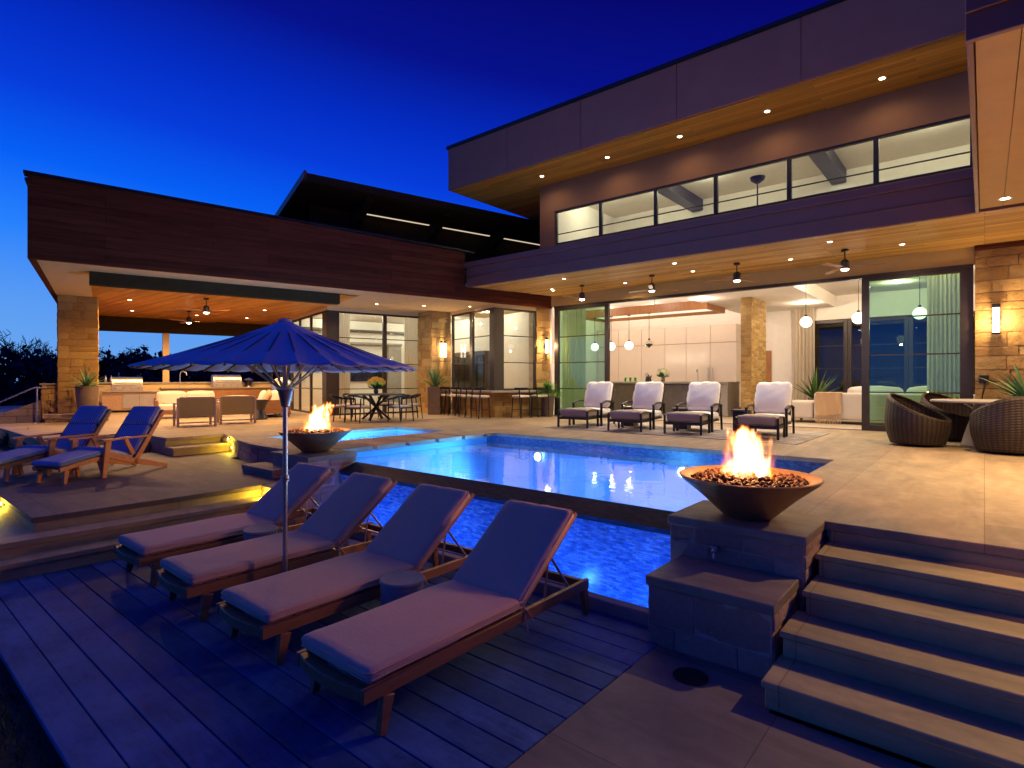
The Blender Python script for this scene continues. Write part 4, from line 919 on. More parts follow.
MB().lathe([(.022,1.10),(.032,1.105),(.032,1.16),(.022,1.165)],16).tube([(.03,0,1.13),(.06,0,1.13)],.008,8).build('clamp',M['chrome'],t,**K)
MB().lathe([(0,2.5),(.06,2.515),(.045,2.535),(0,2.545)],20).build('cap',M['canvas_blue'],t,**K)
MB().lathe([(0,0),(.25,0),(.25,.045),(.05,.06),(.035,.2),(.022,.205)],32).build('base',M['black'],t,**K)
# ------------------------------------------------------------------ fire bowls
def m_flame(name,H,R0,lean,seed):
    """soft burning gas: an emissive volume whose tongues come from stretched noise"""
    t=NT(name); v=t.coord('Object'); sp_=t.n('ShaderNodeSeparateXYZ'); t.l(v,sp_.inputs[0]); x,y,z=sp_.outputs
    tt=t.math('DIVIDE',z,H)
    def nz(sc,loc,det): 
        o=t.n('ShaderNodeTexNoise'); t.l(t.mapping(v,sc,loc=(loc,seed,loc*.7)),o.inputs['Vector']); o.inputs['Scale'].default_value=1; o.inputs['Detail'].default_value=det; return o.outputs['Fac']
    nx=t.math('SUBTRACT',nz((6,6,4.5),seed,2),.5); ny=t.math('SUBTRACT',nz((6,6,4.5),seed+7,2),.5)
    tl=t.math('POWER',t.math('MAXIMUM',tt,0.),1.25)
    am=t.math('ADD',t.math('MULTIPLY',tt,.42),.06)
    dx=t.math('ADD',t.math('SUBTRACT',x,t.math('MULTIPLY',tl,lean[0])),t.math('MULTIPLY',nx,am))
    dy=t.math('ADD',t.math('SUBTRACT',y,t.math('MULTIPLY',tl,lean[1])),t.math('MULTIPLY',ny,am))
    r=t.math('SQRT',t.math('ADD',t.math('MULTIPLY',dx,dx),t.math('MULTIPLY',dy,dy)))
    Rz=t.math('ADD',t.math('MULTIPLY',t.math('POWER',t.math('MAXIMUM',t.math('SUBTRACT',1.,tt),0.),.75),R0),.004)
    d=t.math('SUBTRACT',1.,t.math('DIVIDE',r,Rz))
    n2=t.math('SUBTRACT',nz((13,13,3.6),seed+3,3),.52)
    e=t.math('ADD',d,t.math('MULTIPLY',n2,t.math('ADD',t.math('MULTIPLY',tt,4.6),.8)))
    e=t.math('SUBTRACT',e,t.math('MULTIPLY',t.math('MAXIMUM',t.math('SUBTRACT',tt,.72),0.),3.5))
    e=t.math('MINIMUM',t.math('MAXIMUM',t.math('MULTIPLY',e,1.7),0.),1.)
    heat=t.math('SUBTRACT',e,t.math('MULTIPLY',tt,.42))
    c=t.ramp(heat,(0,(1,.11,.005)),(.3,(1,.20,.015)),(.55,(1,.42,.09)),(.85,(1,.74,.42)))
    st=t.math('MULTIPLY',t.math('POWER',e,1.3),t.math('MULTIPLY',t.math('MAXIMUM',t.math('ADD',heat,.3),.05),42.))
    em=t.n('ShaderNodeEmission'); t.l(c,em.inputs[0]); t.l(st,em.inputs[1]); t.l(em.outputs[0],t.out.inputs['Volume']); return t.m
scene.cycles.volume_step_rate=.18; scene.cycles.volume_max_steps=256
def firebowl(loc,label,seed,lean,fx,hs,pw,fs=1.):
    t=thing('fire_bowl',label,'fire bowl',loc,0,'copper fire bowls by the pool'); K=dict(local=True)
    MB().lathe([(0,0),(.19,0),(.21,.012),(.40,.19),(.555,.315),(.572,.335),(.578,.345),(.565,.352),(.50,.335),(.47,.30),(.36,.2),(0,.18)],56).build('bowl',M['copper'],t,**K)
    rnd=random.Random(seed); m=MB()
    for i in range(620):
        a=rnd.uniform(0,6.283); r=.45*math.sqrt(rnd.random()); z=.30+.062*(1-(r/.46)**2)*(.5+.5*rnd.random())+rnd.uniform(-.015,.02)
        m.rock((r*math.cos(a),r*math.sin(a),z),rnd.uniform(.014,.032),rnd)
    o=m.build('lava_rock',M['lava'],t,smooth=0,**K); o['kind']='stuff'
    xr=Vector((.7676,.6409,0)); l=xr*lean
    m=MB(); m.lathe([(.28*fs,0),(.31*fs,.06),(.31*fs,hs*.5),(.29*fs,hs*.8),(.22*fs,hs*1.05)],24)
    m.v=[(q[0]+l.x*(q[2]/hs)**1.25,q[1]+l.y*(q[2]/hs)**1.25,q[2]) for q in m.v]
    f=m.build('flame',m_flame('flame %d'%seed,hs,.275*fs,(l.x,l.y),seed),t,local=True); f.location=(0,0,.335)
    lamp_local('POINT','fire_light',(xr.x*lean*.5,xr.y*lean*.5,.62),pw,(1,.42,.12),.12,t)
firebowl((-1.57,5.07,ZT+.002),'near copper fire bowl on the tall stone pier beside the stairs',7,-.06,.25,.54,105)
firebowl((-8.43,5.06,ZT+.002),'far copper fire bowl beside the spa, flames leaning right',4,.20,-.1,.58,95)
# ------------------------------------------------------------------ teak deck chairs with blue striped cushions
K=dict(local=True)
def make_adi(loc,rz,label):
    t=thing('deck_chair',label,'deck chair',loc,rz,'low teak chairs with blue cushions'); w=.32
    for x in (-w,w):
        MB().bar((x,.06,.56),(x,-.02,0),.045,.10,.045,.07,up=(0,1,0)).build('front_leg',M['teak_bright'],t,bevel=.004,**K)
        MB().bar((x,.02,.36),(x,.58,.17),.04,.09).bar((x,.50,.20),(x,1.16,.03),.04,.10,.04,.06).build('side_rail',M['teak_bright'],t,bevel=.004,**K)
        MB().bar((x,.50,.14),(x,1.10,.98),.038,.09,.038,.06).build('back_rail',M['teak_bright'],t,bevel=.004,**K)
        MB().bar((x*1.03,-.06,.575),(x*1.03,.83,.585),.085,.028).bar((x*1.0,.50,.30),(x,.36,.565),.035,.07).build('arm',M['teak_bright'],t,bevel=.004,**K)
    s=MB()
    for i in range(7): s.box((0,.06+i*.075,.365-i*.024),(2*w-.045,.06,.02),Matrix.Rotation(R(-18),4,'X'))
    B=Matrix.Translation((0,.56,.20))@Matrix.Rotation(R(54.5),4,'X'); s.T=B
    for i in range(10): s.bx(-w+.022,w-.022,.03+i*.095,.03+i*.095+.075,-.012,.008)
    s.build('slats',M['teak_bright'],t,bevel=.003,**K)
    c=MB(); c.T=Matrix.Translation((0,.03,.392))@Matrix.Rotation(R(-18),4,'X'); c.cushion(-.28,.28,-.02,.55,0,.075,.032,.012,.006,1); c.build('seat_cushion',M['cush_blue'],t,**K)
    c=MB(); c.T=B; c.cushion(-.28,.28,.06,.62,.012,.085,.032,.01,.005,2); c.cushion(-.28,.28,.635,.99,.012,.10,.04,.015,.004,5); c.build('back_cushion',M['cush_blue'],t,**K)
    return t
def make_ott(loc,rz,label):
    t=thing('footstool',label,'footstool',loc,rz,'teak footstools with blue cushions'); w=.24
    for x in (-w,w):
        MB().bar((x,-.60,.20),(x*1.02,-.63,0),.045,.075,.04,.05,up=(0,1,0)).build('leg',M['teak_bright'],t,bevel=.004,**K); MB().bar((x,-.08,.28),(x*1.02,-.02,0),.045,.07,.04,.05,up=(0,1,0)).build('leg',M['teak_bright'],t,bevel=.004,**K)
    f=MB()
    for x in (-w,w): f.bar((x,-.70,.215),(x,.0,.315),.035,.06)
    for i in range(8): f.box((0,-.66+i*.092,.228+i*.0131),(2*w-.04,.07,.018),Matrix.Rotation(R(8),4,'X'))
    f.build('frame',M['teak_bright'],t,bevel=.003,**K)
    c=MB(); c.T=Matrix.Translation((0,0,.352))@Matrix.Rotation(R(8),4,'X'); c.cushion(-.27,.27,-.72,.0,0,.075,.033,.014,.005,7); c.build('cushion',M['cush_blue'],t,**K)
    return t
AR=R(26.7)
ca=make_adi((-10.67,2.52,ZM),AR,'teak deck chair with blue striped cushion, the right one of the pair')
dup(ca,(-11.62,2.02,ZM),AR+.04,'teak deck chair with blue striped cushion, the left one by the planting bed')
oa=make_ott((-10.68,2.58,ZM),AR,'teak footstool with blue cushion in front of the right deck chair')
dup(oa,(-11.64,2.06,ZM),AR+.04,'teak footstool with blue cushion cut by the left edge, before the left deck chair')
# ------------------------------------------------------------------ grey chaise chairs with ottomans
def make_chaise(loc,rz,label):
    t=thing('lounge_chair',label,'lounge chair',loc,rz,'grey cushioned chairs along the pool'); w=.39
    f=MB(); f.bx(-w+.02,w-.02,.02,.72,.22,.26).bx(-w,w,-.0,.03,.2,.27)
    f.T=Matrix.Translation((0,.70,.28))@Matrix.Rotation(R(66),4,'X'); f.bx(-w+.05,w-.05,0,.72,-.05,-.02); f.T=None
    f.build('frame',M['black'],t,bevel=.005,**K)
    for x in (-w,w):
        MB().bx(x-.025,x+.025,-.01,.04,0,.56).build('leg',M['black'],t,bevel=.004,**K); MB().bar((x,.78,.56),(x,.86,0),.05,.05,.04,.04,up=(0,1,0)).build('leg',M['black'],t,bevel=.004,**K)
        pts=[(x,-.02+.84*i/8,.565+.055*math.sin(math.pi*i/8)) for i in range(9)]; m=MB()
        for a,b in zip(pts,pts[1:]): m.bar(a,b,.06,.028)
        m.build('arm',M['black'],t,**K)
    c=MB(); c.cushion(-w+.03,w-.03,-.03,.72,.26,.42,.05,.018,.01,1); c.build('seat_cushion',M['cush_grey'],t,**K)
    c=MB(); c.T=Matrix.Translation((0,.66,.40))@Matrix.Rotation(R(66),4,'X'); c.cushion(-w+.035,w-.035,.0,.72,0,.19,.08,.03,.018,5); c.build('back_cushion',M['cush_grey'],t,**K)
    return t
def make_ott2(loc,rz,label):
    t=thing('ottoman',label,'ottoman',loc,rz,'grey ottomans along the pool'); w=.39
    f=MB(); f.bx(-w,w,0,.03,.2,.26).bx(-w,w,.62,.65,.2,.26).bx(-w,-w+.03,.032,.618,.2,.26).bx(w-.03,w,.032,.618,.2,.26)
    for x in (-w,w):
        pts=[(x,.0+.65*i/6,.40+.035*math.sin(math.pi*i/6)) for i in range(7)]
        for a,b in zip(pts,pts[1:]): f.bar(a,b,.04,.022)
    f.build('frame',M['black'],t,bevel=.004,**K)
    for x in (-w,w):
        for y in (.015,.635): MB().bx(x-.022,x+.022,y-.022,y+.022,0,.40).build('leg',M['black'],t,bevel=.004,**K)
    c=MB(); c.cushion(-w+.03,w-.03,.02,.63,.262,.45,.05,.02,.012,2); c.build('cushion',M['cush_taupe'],t,**K)
    return t
od=['leftmost','second from left','third from left','rightmost']
X=[-7.72,-6.28,-4.95,-3.45]; a=R(7)
for k in range(4):
    y=[11.55,11.5,11.6,11.65][k]; rr=a*[1.1,1,.8,.6][k]
    bk=Vector((-math.sin(rr),math.cos(rr),0)); p=Vector((X[k],y,ZT+.012))
    l1=od[k]+' of the four grey cushioned lounge chairs along the pool'; l2=od[k]+' of the four grey ottomans standing in front of the lounge chairs'
    q=p+bk*.85
    if k==0: c0=make_chaise(q,rr,l1); o0=make_ott2(p,rr,l2)
    else: dup(c0,q,rr,l1); dup(o0,p,rr,l2)
def cubetable(loc,label):
    t=thing('side_table',label,'side table',loc,R(6),'dark side tables between the lounge chairs')
    MB().bx(-.2,.2,-.2,.2,.46,.49).build('top',M['dark_stone'],t,bevel=.004,**K); MB().bx(-.17,.17,-.17,.17,0,.455).build('body',M['black'],t,bevel=.004,**K)
cubetable((-7.0,13.1,ZT+.012),'low dark side table between the first two grey lounge chairs'); cubetable((-5.6,13.1,ZT+.012),'low dark side table between the second and third lounge chairs'); cubetable((-4.25,13.3,ZT+.012),'dark side table left of the rightmost grey lounge chair')
tag(MB().bx(-8.3,-2.6,11.2,14.1,ZT+.004,ZT+.011).build('rug',M['rug'],smooth=0),'large pale patterned rug under the grey lounge chairs','rug')
# ------------------------------------------------------------------ wicker tub chairs and round table
def make_tub(loc,rz,label):
    t=thing('wicker_chair',label,'wicker chair',loc,rz,'dark wicker tub chairs')
    def g(u,v):
        a=u*2*math.pi; ft=.5+.5*math.cos(a)          # 1 at the back (+y), 0 at the front
        top=.46+.45*(ft**1.1); z=.05+(top-.05)*v
        r=.36+.105*math.sin(min(1.,z/.45)*math.pi/2)**.9-.05*max(0,(z-.45)/.46)**1.6
        return (r*math.sin(a),r*math.cos(a)*1.0,z)
    m=MB(); m.grid(g,56,18); o=m.build('shell',M['wicker'],t,smooth=80,**K)
    # uv along the weave
    uv=o.data.uv_layers[0].data
    for p in o.data.polygons:
        i,j=p.index%56,p.index//56
        for q,l in enumerate(p.loop_indices):
            ii=i+(1 if q in (1,2) else 0); jj=j+(1 if q in (2,3) else 0); uv[l].uv=(ii/56*2.9,jj/18*.75)
    s=o.modifiers.new('s','SOLIDIFY'); s.thickness=.03; s.offset=-1
    m=MB(); rim=[g(i/56,1.) for i in range(57)]; m.tube([(x*.985,y*.985,z) for x,y,z in rim],.02,8,cap=False); m.build('rim',M['wicker'],t,**K)
    m=MB(); m.lathe([(0,.30),(.38,.30),(.41,.33),(.41,.38),(.38,.41),(0,.42)],32); m.build('seat_cushion',M['cush_taupe'],t,**K)
    MB().lathe([(0,0),(.22,0),(.24,.02),(.20,.05),(.29,.06),(0,.065)],28).build('base',M['black'],t,**K)
    return t
tc=make_tub((-.93,12.5,ZT+.001),R(-20)+R(70),'wicker tub chair left of the round table, its back to the sliding doors')
tc.rotation_euler=(0,0,R(75))
dup(tc,(-.52,14.0,ZT+.001),R(55),'wicker tub chair standing behind the round table near the curtain')
dup(tc,(.30,12.07,ZT+.001),R(205),'wicker tub chair nearest the camera, cut by the right edge')
t=thing('round_table','round stone-topped terrace table with a flared pedestal between the wicker chairs','table',(.05,13.1,ZT+.001),R(20))
MB().lathe([(0,.775),(.80,.775),(.83,.785),(.83,.805),(.82,.815),(0,.815)],48).build('table_top',M['concrete'],t,**K)
m=MB()
for k in range(4):
    m.T=Matrix.Rotation(k*math.pi/2+.3,4,'Z'); m.add([(.10,-.16,.77),(.10,.16,.77),(.34,.2,0.003),(.34,-.2,.003),(.06,-.14,.77),(.06,.14,.77),(.28,.17,.003),(.28,-.17,.003)],[(0,1,2,3),(7,6,5,4),(0,4,5,1),(2,6,7,3),(1,5,6,2),(3,7,4,0)])
m.build('pedestal',M['concrete'],t,bevel=.006,**K)
t=thing('wall_outlet','black outlet box with a hanging cable on the right stone wall','outlet',(-.02,15.24,2.02))
MB().bx(-.09,.07,15.17,15.262,1.95,2.10).build('box',M['black'],t,bevel=.006); MB().tube([(-.0,15.2,1.95),(.0,15.17,1.85),(-.03,15.2,1.7),(-.05,15.22,1.5),(-.05,15.2,.9)],.014,8).build('cable',M['black'],t)
# ------------------------------------------------------------------ bar stools along the bay
def make_stool(loc,rz,label):
    t=thing('bar_stool',label,'bar stool',loc,rz,'dark bar stools along the stone bay'); w=.2
    for x in (-w,w):
        MB().bar((x*.9,-.17,.66),(x,-.2,0),.03,.03,.026,.026).build('leg',M['black'],t,**K); MB().bar((x,-.20 +.4,0),(x*1.05,.19,.88),.026,.026,.03,.03).build('leg',M['black'],t,**K) if False else MB().bar((x*1.04,.16,.90),(x,.22,0),.03,.03,.026,.026).build('leg',M['black'],t,**K)
    m=MB(); pts=[(.235*math.sin(a),.02+.20*math.cos(a),.90) for a in [R(q) for q in range(-105,106,15)]]
    for p,q in zip(pts,pts[1:]): m.bar(p,q,.03,.075)
    m.build('backrest',M['black'],t,**K)
    m=MB(); m.cushion(-.21,.21,-.2,.19,.63,.70,.03,.01); m.build('seat',M['rope'],t,**K)
    m=MB(); m.bar((-w,-.19,.25),(w,-.19,.25),.02,.02).bar((-w,.21,.25),(w,.21,.25),.02,.02); m.build('footrest',M['black'],t,**K)
    return t
sp=[(10.62,2.2,-90),(10.60,1.5,-90),(10.60,.8,-90),(10.62,.1,-90),(11.75,-.45,0),(12.5,-.45,0)]
sl=['first bar stool from the left along the stone bay, next to the planter','second bar stool from the left along the stone bay','third bar stool from the left along the stone bay','fourth bar stool from the left, at the corner of the stone bay','bar stool in front of the bay window, left of the last one','rightmost bar stool in front of the bay, beside the round green plant']
for k,(s,tt,rz) in enumerate(sp):
    r=WA+R(rz)+math.pi      # backrest away from the bar
    r=WA+R(rz)+R(180)
    if k==0: st0=make_stool(W2(s,tt,ZT+.001),r,sl[0])
    else: dup(st0,W2(s,tt,ZT+.001),r+R([0,4,-5,3,5,-6][k]),sl[k])
# ------------------------------------------------------------------ dining table
DC=(7.75,1.35); z=ZT+.001; c=W2(*DC,z)
t=thing('dining_table','round dark dining table with crossed legs and yellow flowers, before the dining windows','table',c)
MB().lathe([(0,.735),(.82,.735),(.85,.745),(.85,.762),(.83,.77),(0,.77)],48).build('table_top',M['black'],t,**K)
m=MB()
for k in range(4):
    a=math.pi/2*k+.5; m.bar((.42*math.cos(a),.42*math.sin(a),.733),(-.45*math.cos(a),-.45*math.sin(a),0.0),.06,.05)
m.build('crossed_legs',M['black'],t,**K)
bouquet('flower_pot',(c[0],c[1],z+.771),'pot of bright yellow flowers on the round dining table','flowers',.27,110,'yellow','pot_dark',8,.17)
def make_dchair(loc,rz,label):
    t=thing('dining_chair',label,'dining chair',loc,rz,'dark chairs around the dining table'); w=.25
    for x in (-w,w):
        MB().bar((x,-.22,.62),(x,-.24,0),.03,.03,.024,.024).build('leg',M['black'],t,**K); MB().bar((x*.95,.2,.66),(x,.27,0),.03,.03,.024,.024).build('leg',M['black'],t,**K)
    m=MB(); pts=[(-.26,-.24,.63)]+[(.265*math.sin(a),.03+.24*math.cos(a),.66+.08*max(0,math.cos(a))) for a in [R(q) for q in range(-90,91,18)]]+[(.26,-.24,.63)]
    for p,q in zip(pts,pts[1:]): m.bar(p,q,.03,.05)
    m.build('backrest',M['black'],t,**K)
    m=MB(); m.cushion(-.23,.23,-.23,.2,.40,.46,.028,.01); m.build('seat',M['rope'],t,**K)
    MB().bx(-w,w,-.235,-.215,.37,.40).build('apron',M['black'],t,**K); MB().bx(-w,w,.21,.23,.37,.40).build('apron',M['black'],t,**K)
    return t
dn=[(-72,'dining chair on the camera side of the round table'),(-15,'dining chair at the right of the round table, nearest the bar stools'),(-140,'dining chair at the left front of the round table'),(175,'dining chair at the far left of the round table by the corner post'),(110,'dining chair behind the round table, left of the flowers'),(45,'dining chair behind the round table, right of the flowers')]
for k,(ang,l) in enumerate(dn):
    a=R(ang); s,tt=DC[0]+1.05*math.cos(a),DC[1]+1.05*math.sin(a); rz=WA+a-math.pi/2
    if k==0: d0=make_dchair(W2(s,tt,z),rz,l)
    else: dup(d0,W2(s,tt,z),rz+R([0,5,-6,4,3,-5][k]),l)
# ------------------------------------------------------------------ patio lounge and outdoor kitchen
def make_arm(loc,rz,label):
    t=thing('patio_armchair',label,'armchair',loc,rz,'patio armchairs with their backs to the pool'); w=.42
    for x in (-w,w):
        for y in (-.3,.3): MB().bx(x-.028,x+.028,y-.028,y+.028,0,.56 if y<0 else .72).build('leg',M['light_teak'],t,bevel=.004,**K)
        MB().bx(x-.03,x+.03,-.33,.33,.562,.59).build('arm',M['light_teak'],t,bevel=.004,**K)
    m=MB(); m.bx(-w+.03,w-.03,-.3,.3,.24,.28).bx(-w+.03,w-.03,.285,.315,.70,.745).bx(-w,w,.285,.315,.08,.11); m.build('frame',M['light_teak'],t,bevel=.004,**K)
    MB().bx(-w+.03,w-.03,.292,.308,.26,.70).build('back_sling',M['green_fabric'],t,**K)
    m=MB(); m.cushion(-w+.04,w-.04,-.32,.26,.28,.42,.05,.015); m.cushion(-w+.05,w-.05,.12,.285,.42,.74,.06,.02,.005); m.build('cushions',M['cush_white'],t,**K)
    return t
aa=make_arm(W2(3.12,2.05,z),WA+math.pi+R(3),'left one of two patio armchairs seen from behind, olive sling back')
dup(aa,W2(4.17,2.45,z),WA+math.pi-R(2),'right one of two patio armchairs seen from behind, beside the dark table')
def sofa2(loc,rz,label,L):
    t=thing('patio_sofa',label,'sofa',loc,rz,'white cushioned patio sofas')
    m=MB(); m.bx(-L/2,L/2,-.4,.4,.12,.22).bx(-L/2,L/2,.38,.42,.22,.62).bx(-L/2,-L/2+.06,-.4,.378,.222,.55).bx(L/2-.06,L/2,-.4,.378,.222,.55); m.build('frame',M['teak'],t,bevel=.005,**K)
    for x in (-L/2+.05,L/2-.05):
        for y in (-.36,.36): MB().bx(x-.03,x+.03,y-.03,y+.03,0,.118).build('leg',M['teak'],t,**K)
    n=2
    for i in range(n):
        x0=-L/2+.07+i*(L-.14)/n; x1=x0+(L-.14)/n-.01
        m=MB(); m.cushion(x0,x1,-.4,.2,.222,.42,.05,.015); m.build('seat_cushion',M['cush_white'],t,**K)
        m=MB(); m.cushion(x0,x1,.18,.37,.40,.80,.07,.03,.008,i); m.build('back_cushion',M['cush_white'],t,**K)
sofa2(W2(3.35,5.9,z),WA,'white cushioned patio sofa facing the pool behind the armchairs',1.75)
sofa2(W2(5.6,5.0,z),WA-R(90),'white cushioned patio sofa seen from its side near the glass wall',1.9)
for k,(s,tt,nm,mt) in enumerate([(5.35,4.9,'white pillow','cush_white'),(5.4,4.4,'striped pillow','throw')]):
    m=MB(); m.T=TW@Matrix.Translation((s,tt,ZT+.62))@Matrix.Rotation(R(18),4,'Y')@Matrix.Rotation(R(20*k),4,'X'); m.cushion(-.07,.07,-.22,.22,-.2,.2,.06,.03,.01,k)
    tag(m.build('pillow',M[mt]),nm+' on the patio sofa beside the glass wall','pillow','pillows on the patio sofa')
t=thing('accent_table','dark hourglass side table right of the patio armchairs','side table',W2(5.0,3.5,z))
MB().lathe([(0,0),(.2,0),(.22,.03),(.11,.28),(.2,.5),(.24,.56),(0,.57)],24).build('body',M['pot_dark'],t,**K); MB().lathe([(0,.571),(.25,.571),(.25,.59),(0,.59)],24).build('top',M['pot_dark'],t,**K)
# counters
t=thing('kitchen_counter','outdoor kitchen counter with steel doors beneath the barbecue','counter',W2(2,10.5,ZT))
m=wm(); m.bx(1.15,2.9,10.25,10.9,ZT+.08,1.555); m.build('body',M['stone_pier'],t); m=wm(); m.bx(1.1,2.95,10.2,10.95,1.557,1.61); m.build('worktop',M['concrete'],t,bevel=.006)
for s0,s1 in [(1.75,2.25),(2.27,2.75)]:
    m=wm(); m.bx(s0,s1,10.235,10.248,ZT+.15,1.48); d=m.build('cabinet_door',M['steel'],t); m=wm(); m.bx(s1-.08,s1-.06,10.205,10.233,1.1,1.4); m.build('handle',M['steel'],d)
def grill(s,tt,L,z0,label,h=.5):
    t=thing('barbecue',label,'barbecue',W2(s,tt,z0),WA,'built-in stainless barbecues')
    MB().bx(-L/2,L/2,-.3,.3,0,.2).build('firebox',M['steel'],t,bevel=.01,**K)
    m=MB(); m.prof([(-.3,.203),(-.29,.33),(-.18,h-.04),(.05,h),(.29,h-.06),(.3,.203)],-L/2+.01,L/2-.01,'x'); m.build('hood',M['steel'],t,smooth=40,**K)
    MB().bar((-L/2+.1,-.34,.28),(L/2-.1,-.34,.28),.025,.025).bar((-L/2+.1,-.34,.28),(-L/2+.1,-.27,.28),.02,.02).bar((L/2-.1,-.34,.28),(L/2-.1,-.27,.28),.02,.02).build('handle',M['chrome'],t,**K)
    for i in range(4): 
        x=-L/2+L*(i+.5)/4; m=MB(); m.T=Matrix.Translation((x,-.3,.1))@Matrix.Rotation(R(90),4,'X'); m.lathe([(0,0),(.035,0),(.03,.035),(0,.035)],14); m.build('knob',M['chrome'],t,**K)
grill(1.9,10.6,.95,1.612,'stainless barbecue on the left outdoor counter')
t=thing('kitchen_counter','long brown outdoor counter with a pale splash wall along the patio rear','counter',W2(4.8,11,ZT))
m=wm(); m.bx(3.0,7.0,10.7,11.2,ZT+.02,1.66); m.build('body',M['teak'],t); m=wm(); m.bx(2.96,7.04,10.66,11.25,1.662,1.71); m.build('worktop',M['concrete'],t,bevel=.006)
m=wm(); m.bx(1.0,7.04,11.26,11.42,ZT,1.86); m.build('splash_wall',M['stucco'],t); m=wm(); m.bx(.98,7.06,11.22,11.48,1.862,1.92); m.build('ledge',M['concrete'],t)
grill(5.25,10.95,1.05,1.712,'wide stainless barbecue on the brown rear counter',.5)
m=wm(); m.tube([(3.62,11.0,1.712),(3.62,11.0,2.2),(3.64,10.98,2.3),(3.72,10.95,2.34),(3.82,10.92,2.3),(3.84,10.92,2.18)],.02,8); tag(m.build('sink_tap',M['steel']),'curved metal tap on the rear patio counter','tap')
t=thing('lantern','small lantern with a round roof beside the wide barbecue','lantern',W2(6.1,11.0,1.712),WA)
MB().lathe([(0,0),(.13,0),(.12,.04),(.10,.05)],16).lathe([(0,.28),(.2,.28),(.06,.36),(0,.38)],16).build('frame',M['steel'],t,**K); MB().lathe([(.09,.05),(.11,.16),(.09,.28)],16).build('body',M['bronze'],t,**K)
for k,s in enumerate((1.25,1.42)):
    m=wm(); m.lathe([(0,0),(.035,0),(.035,.14),(.014,.19),(.014,.25),(0,.25)],12,(s,11.35,1.922)); tag(m.build('bottle',M['bottle'] if False else M['chrome']),['left','right'][k]+' small bottle on the ledge behind the left barbecue','bottle','bottles on the ledge')
# stainless smoker by the glass
t=thing('smoker','stainless barrel smoker standing by the glass wall of the patio','smoker',W2(6.2,5.9,z),WA)
MB().lathe([(0,.32),(.25,.33),(.33,.45),(.34,.75),(.33,.95),(.345,.96),(.345,.99),(.31,1.12),(.16,1.25),(0,1.28)],32).build('barrel',M['steel'],t,**K)
for a in (0,2.1,4.2): MB().bar((.2*math.cos(a),.2*math.sin(a),.34),(.27*math.cos(a),.27*math.sin(a),0),.04,.04).build('leg',M['black'],t,**K)
MB().tube([(-.12,-.33,.86),(0,-.38,.87),(.12,-.33,.86)],.014,8).build('handle',M['black'],t,**K)
# ------------------------------------------------------------------ planters and plants
def blades(m,n,L,w,rnd,spread=1.,droop=.35,z0=0.,fold=.25):
    for i in range(n):
        a=rnd.uniform(0,6.283); e=rnd.uniform(.15,1.45)**1.0; e=1.5-(1.5-e)*spread; l=L*rnd.uniform(.7,1.1); ww=w*rnd.uniform(.8,1.2)
        d=Vector((math.cos(a)*math.cos(e),math.sin(a)*math.cos(e),math.sin(e))); sd=Vector((-math.sin(a),math.cos(a),0)); p=Vector((0,0,z0)); vs=[]
        for k in range(6):
            s=k/5; q=p+d*l*s+Vector((math.cos(a),math.sin(a),-.6))*droop*l*s*s*math.cos(e); h=ww*(1-s**1.6)*(.6+.4*min(1,s*4))+.001
            vs+= [q-sd*h,q+Vector((0,0,-h*fold)),q+sd*h]
        m.add(vs,[(k*3+i2,k*3+i2+1,k*3+i2+4,k*3+i2+3) for k in range(5) for i2 in range(2)])
def planter(name,loc,label,pr,ph,pot,kind,seed,sq=False):
    t=thing(name,label,'potted plant',loc,random.Random(seed).uniform(0,1))
    if sq: m=MB(); m.prof([(-pr*.8,0),(pr*.8,0),(pr,ph),(-pr,ph)],-pr*.9,pr*.9,'x'); m.build('pot',M[pot],t,bevel=.012,**K)
    else: MB().lathe([(0,0),(pr*.72,0),(pr*.78,.03),(pr*.98,ph*.75),(pr,ph-.03),(pr*1.04,ph),(pr*.9,ph),(pr*.88,ph-.05),(0,ph-.06)],28).build('pot',M[pot],t,**K)
    rnd=random.Random(seed); m=MB()
    if kind=='bigagave': blades(m,44,.95,.045,rnd,1.,.3,ph-.06); mt='agave'
    elif kind=='agave': blades(m,46,.62,.035,rnd,1.,.3,ph-.06); mt='agave'
    elif kind=='yucca': 
        blades(m,60,.85,.028,rnd,.75,.35,ph-.06); mt='agave'
    elif kind=='grass': blades(m,520,.46,.010,rnd,1.1,.8,ph-.06); mt='bright_leaf'
    else: blades(m,34,1.0,.05,rnd,.7,.15,ph-.06); mt='leaf'
    m.build('leaves',M[mt],t,smooth=0,**K)
planter('agave_planter',W2(.62,5.5,1.05) if False else W2(.83,5.2,1.05),'spiky agave in a tall dark pot in front of the stone column',.27,.78,'pot','agave',3)
planter('yucca_planter',W2(10.35,2.55,ZT),'tall spiky yucca in a dark square planter left of the bar stools',.24,.95,'pot','yucca',5,True)
planter('grass_planter',W2(12.85,-.42,ZT),'round bushy green plant in a tall planter right of the bar stools',.22,.82,'pot','grass',7)
planter('living_room_plant',(-4.05,19.6,ZT+.01),'broad-leaved green plant behind the living room sofa',.2,.6,'pot','bird',9)
planter('agave_planter',(.62,14.15,ZT),'large green agave cut by the right edge, beside the wicker chair',.30,.80,'pot_dark','bigagave',13)
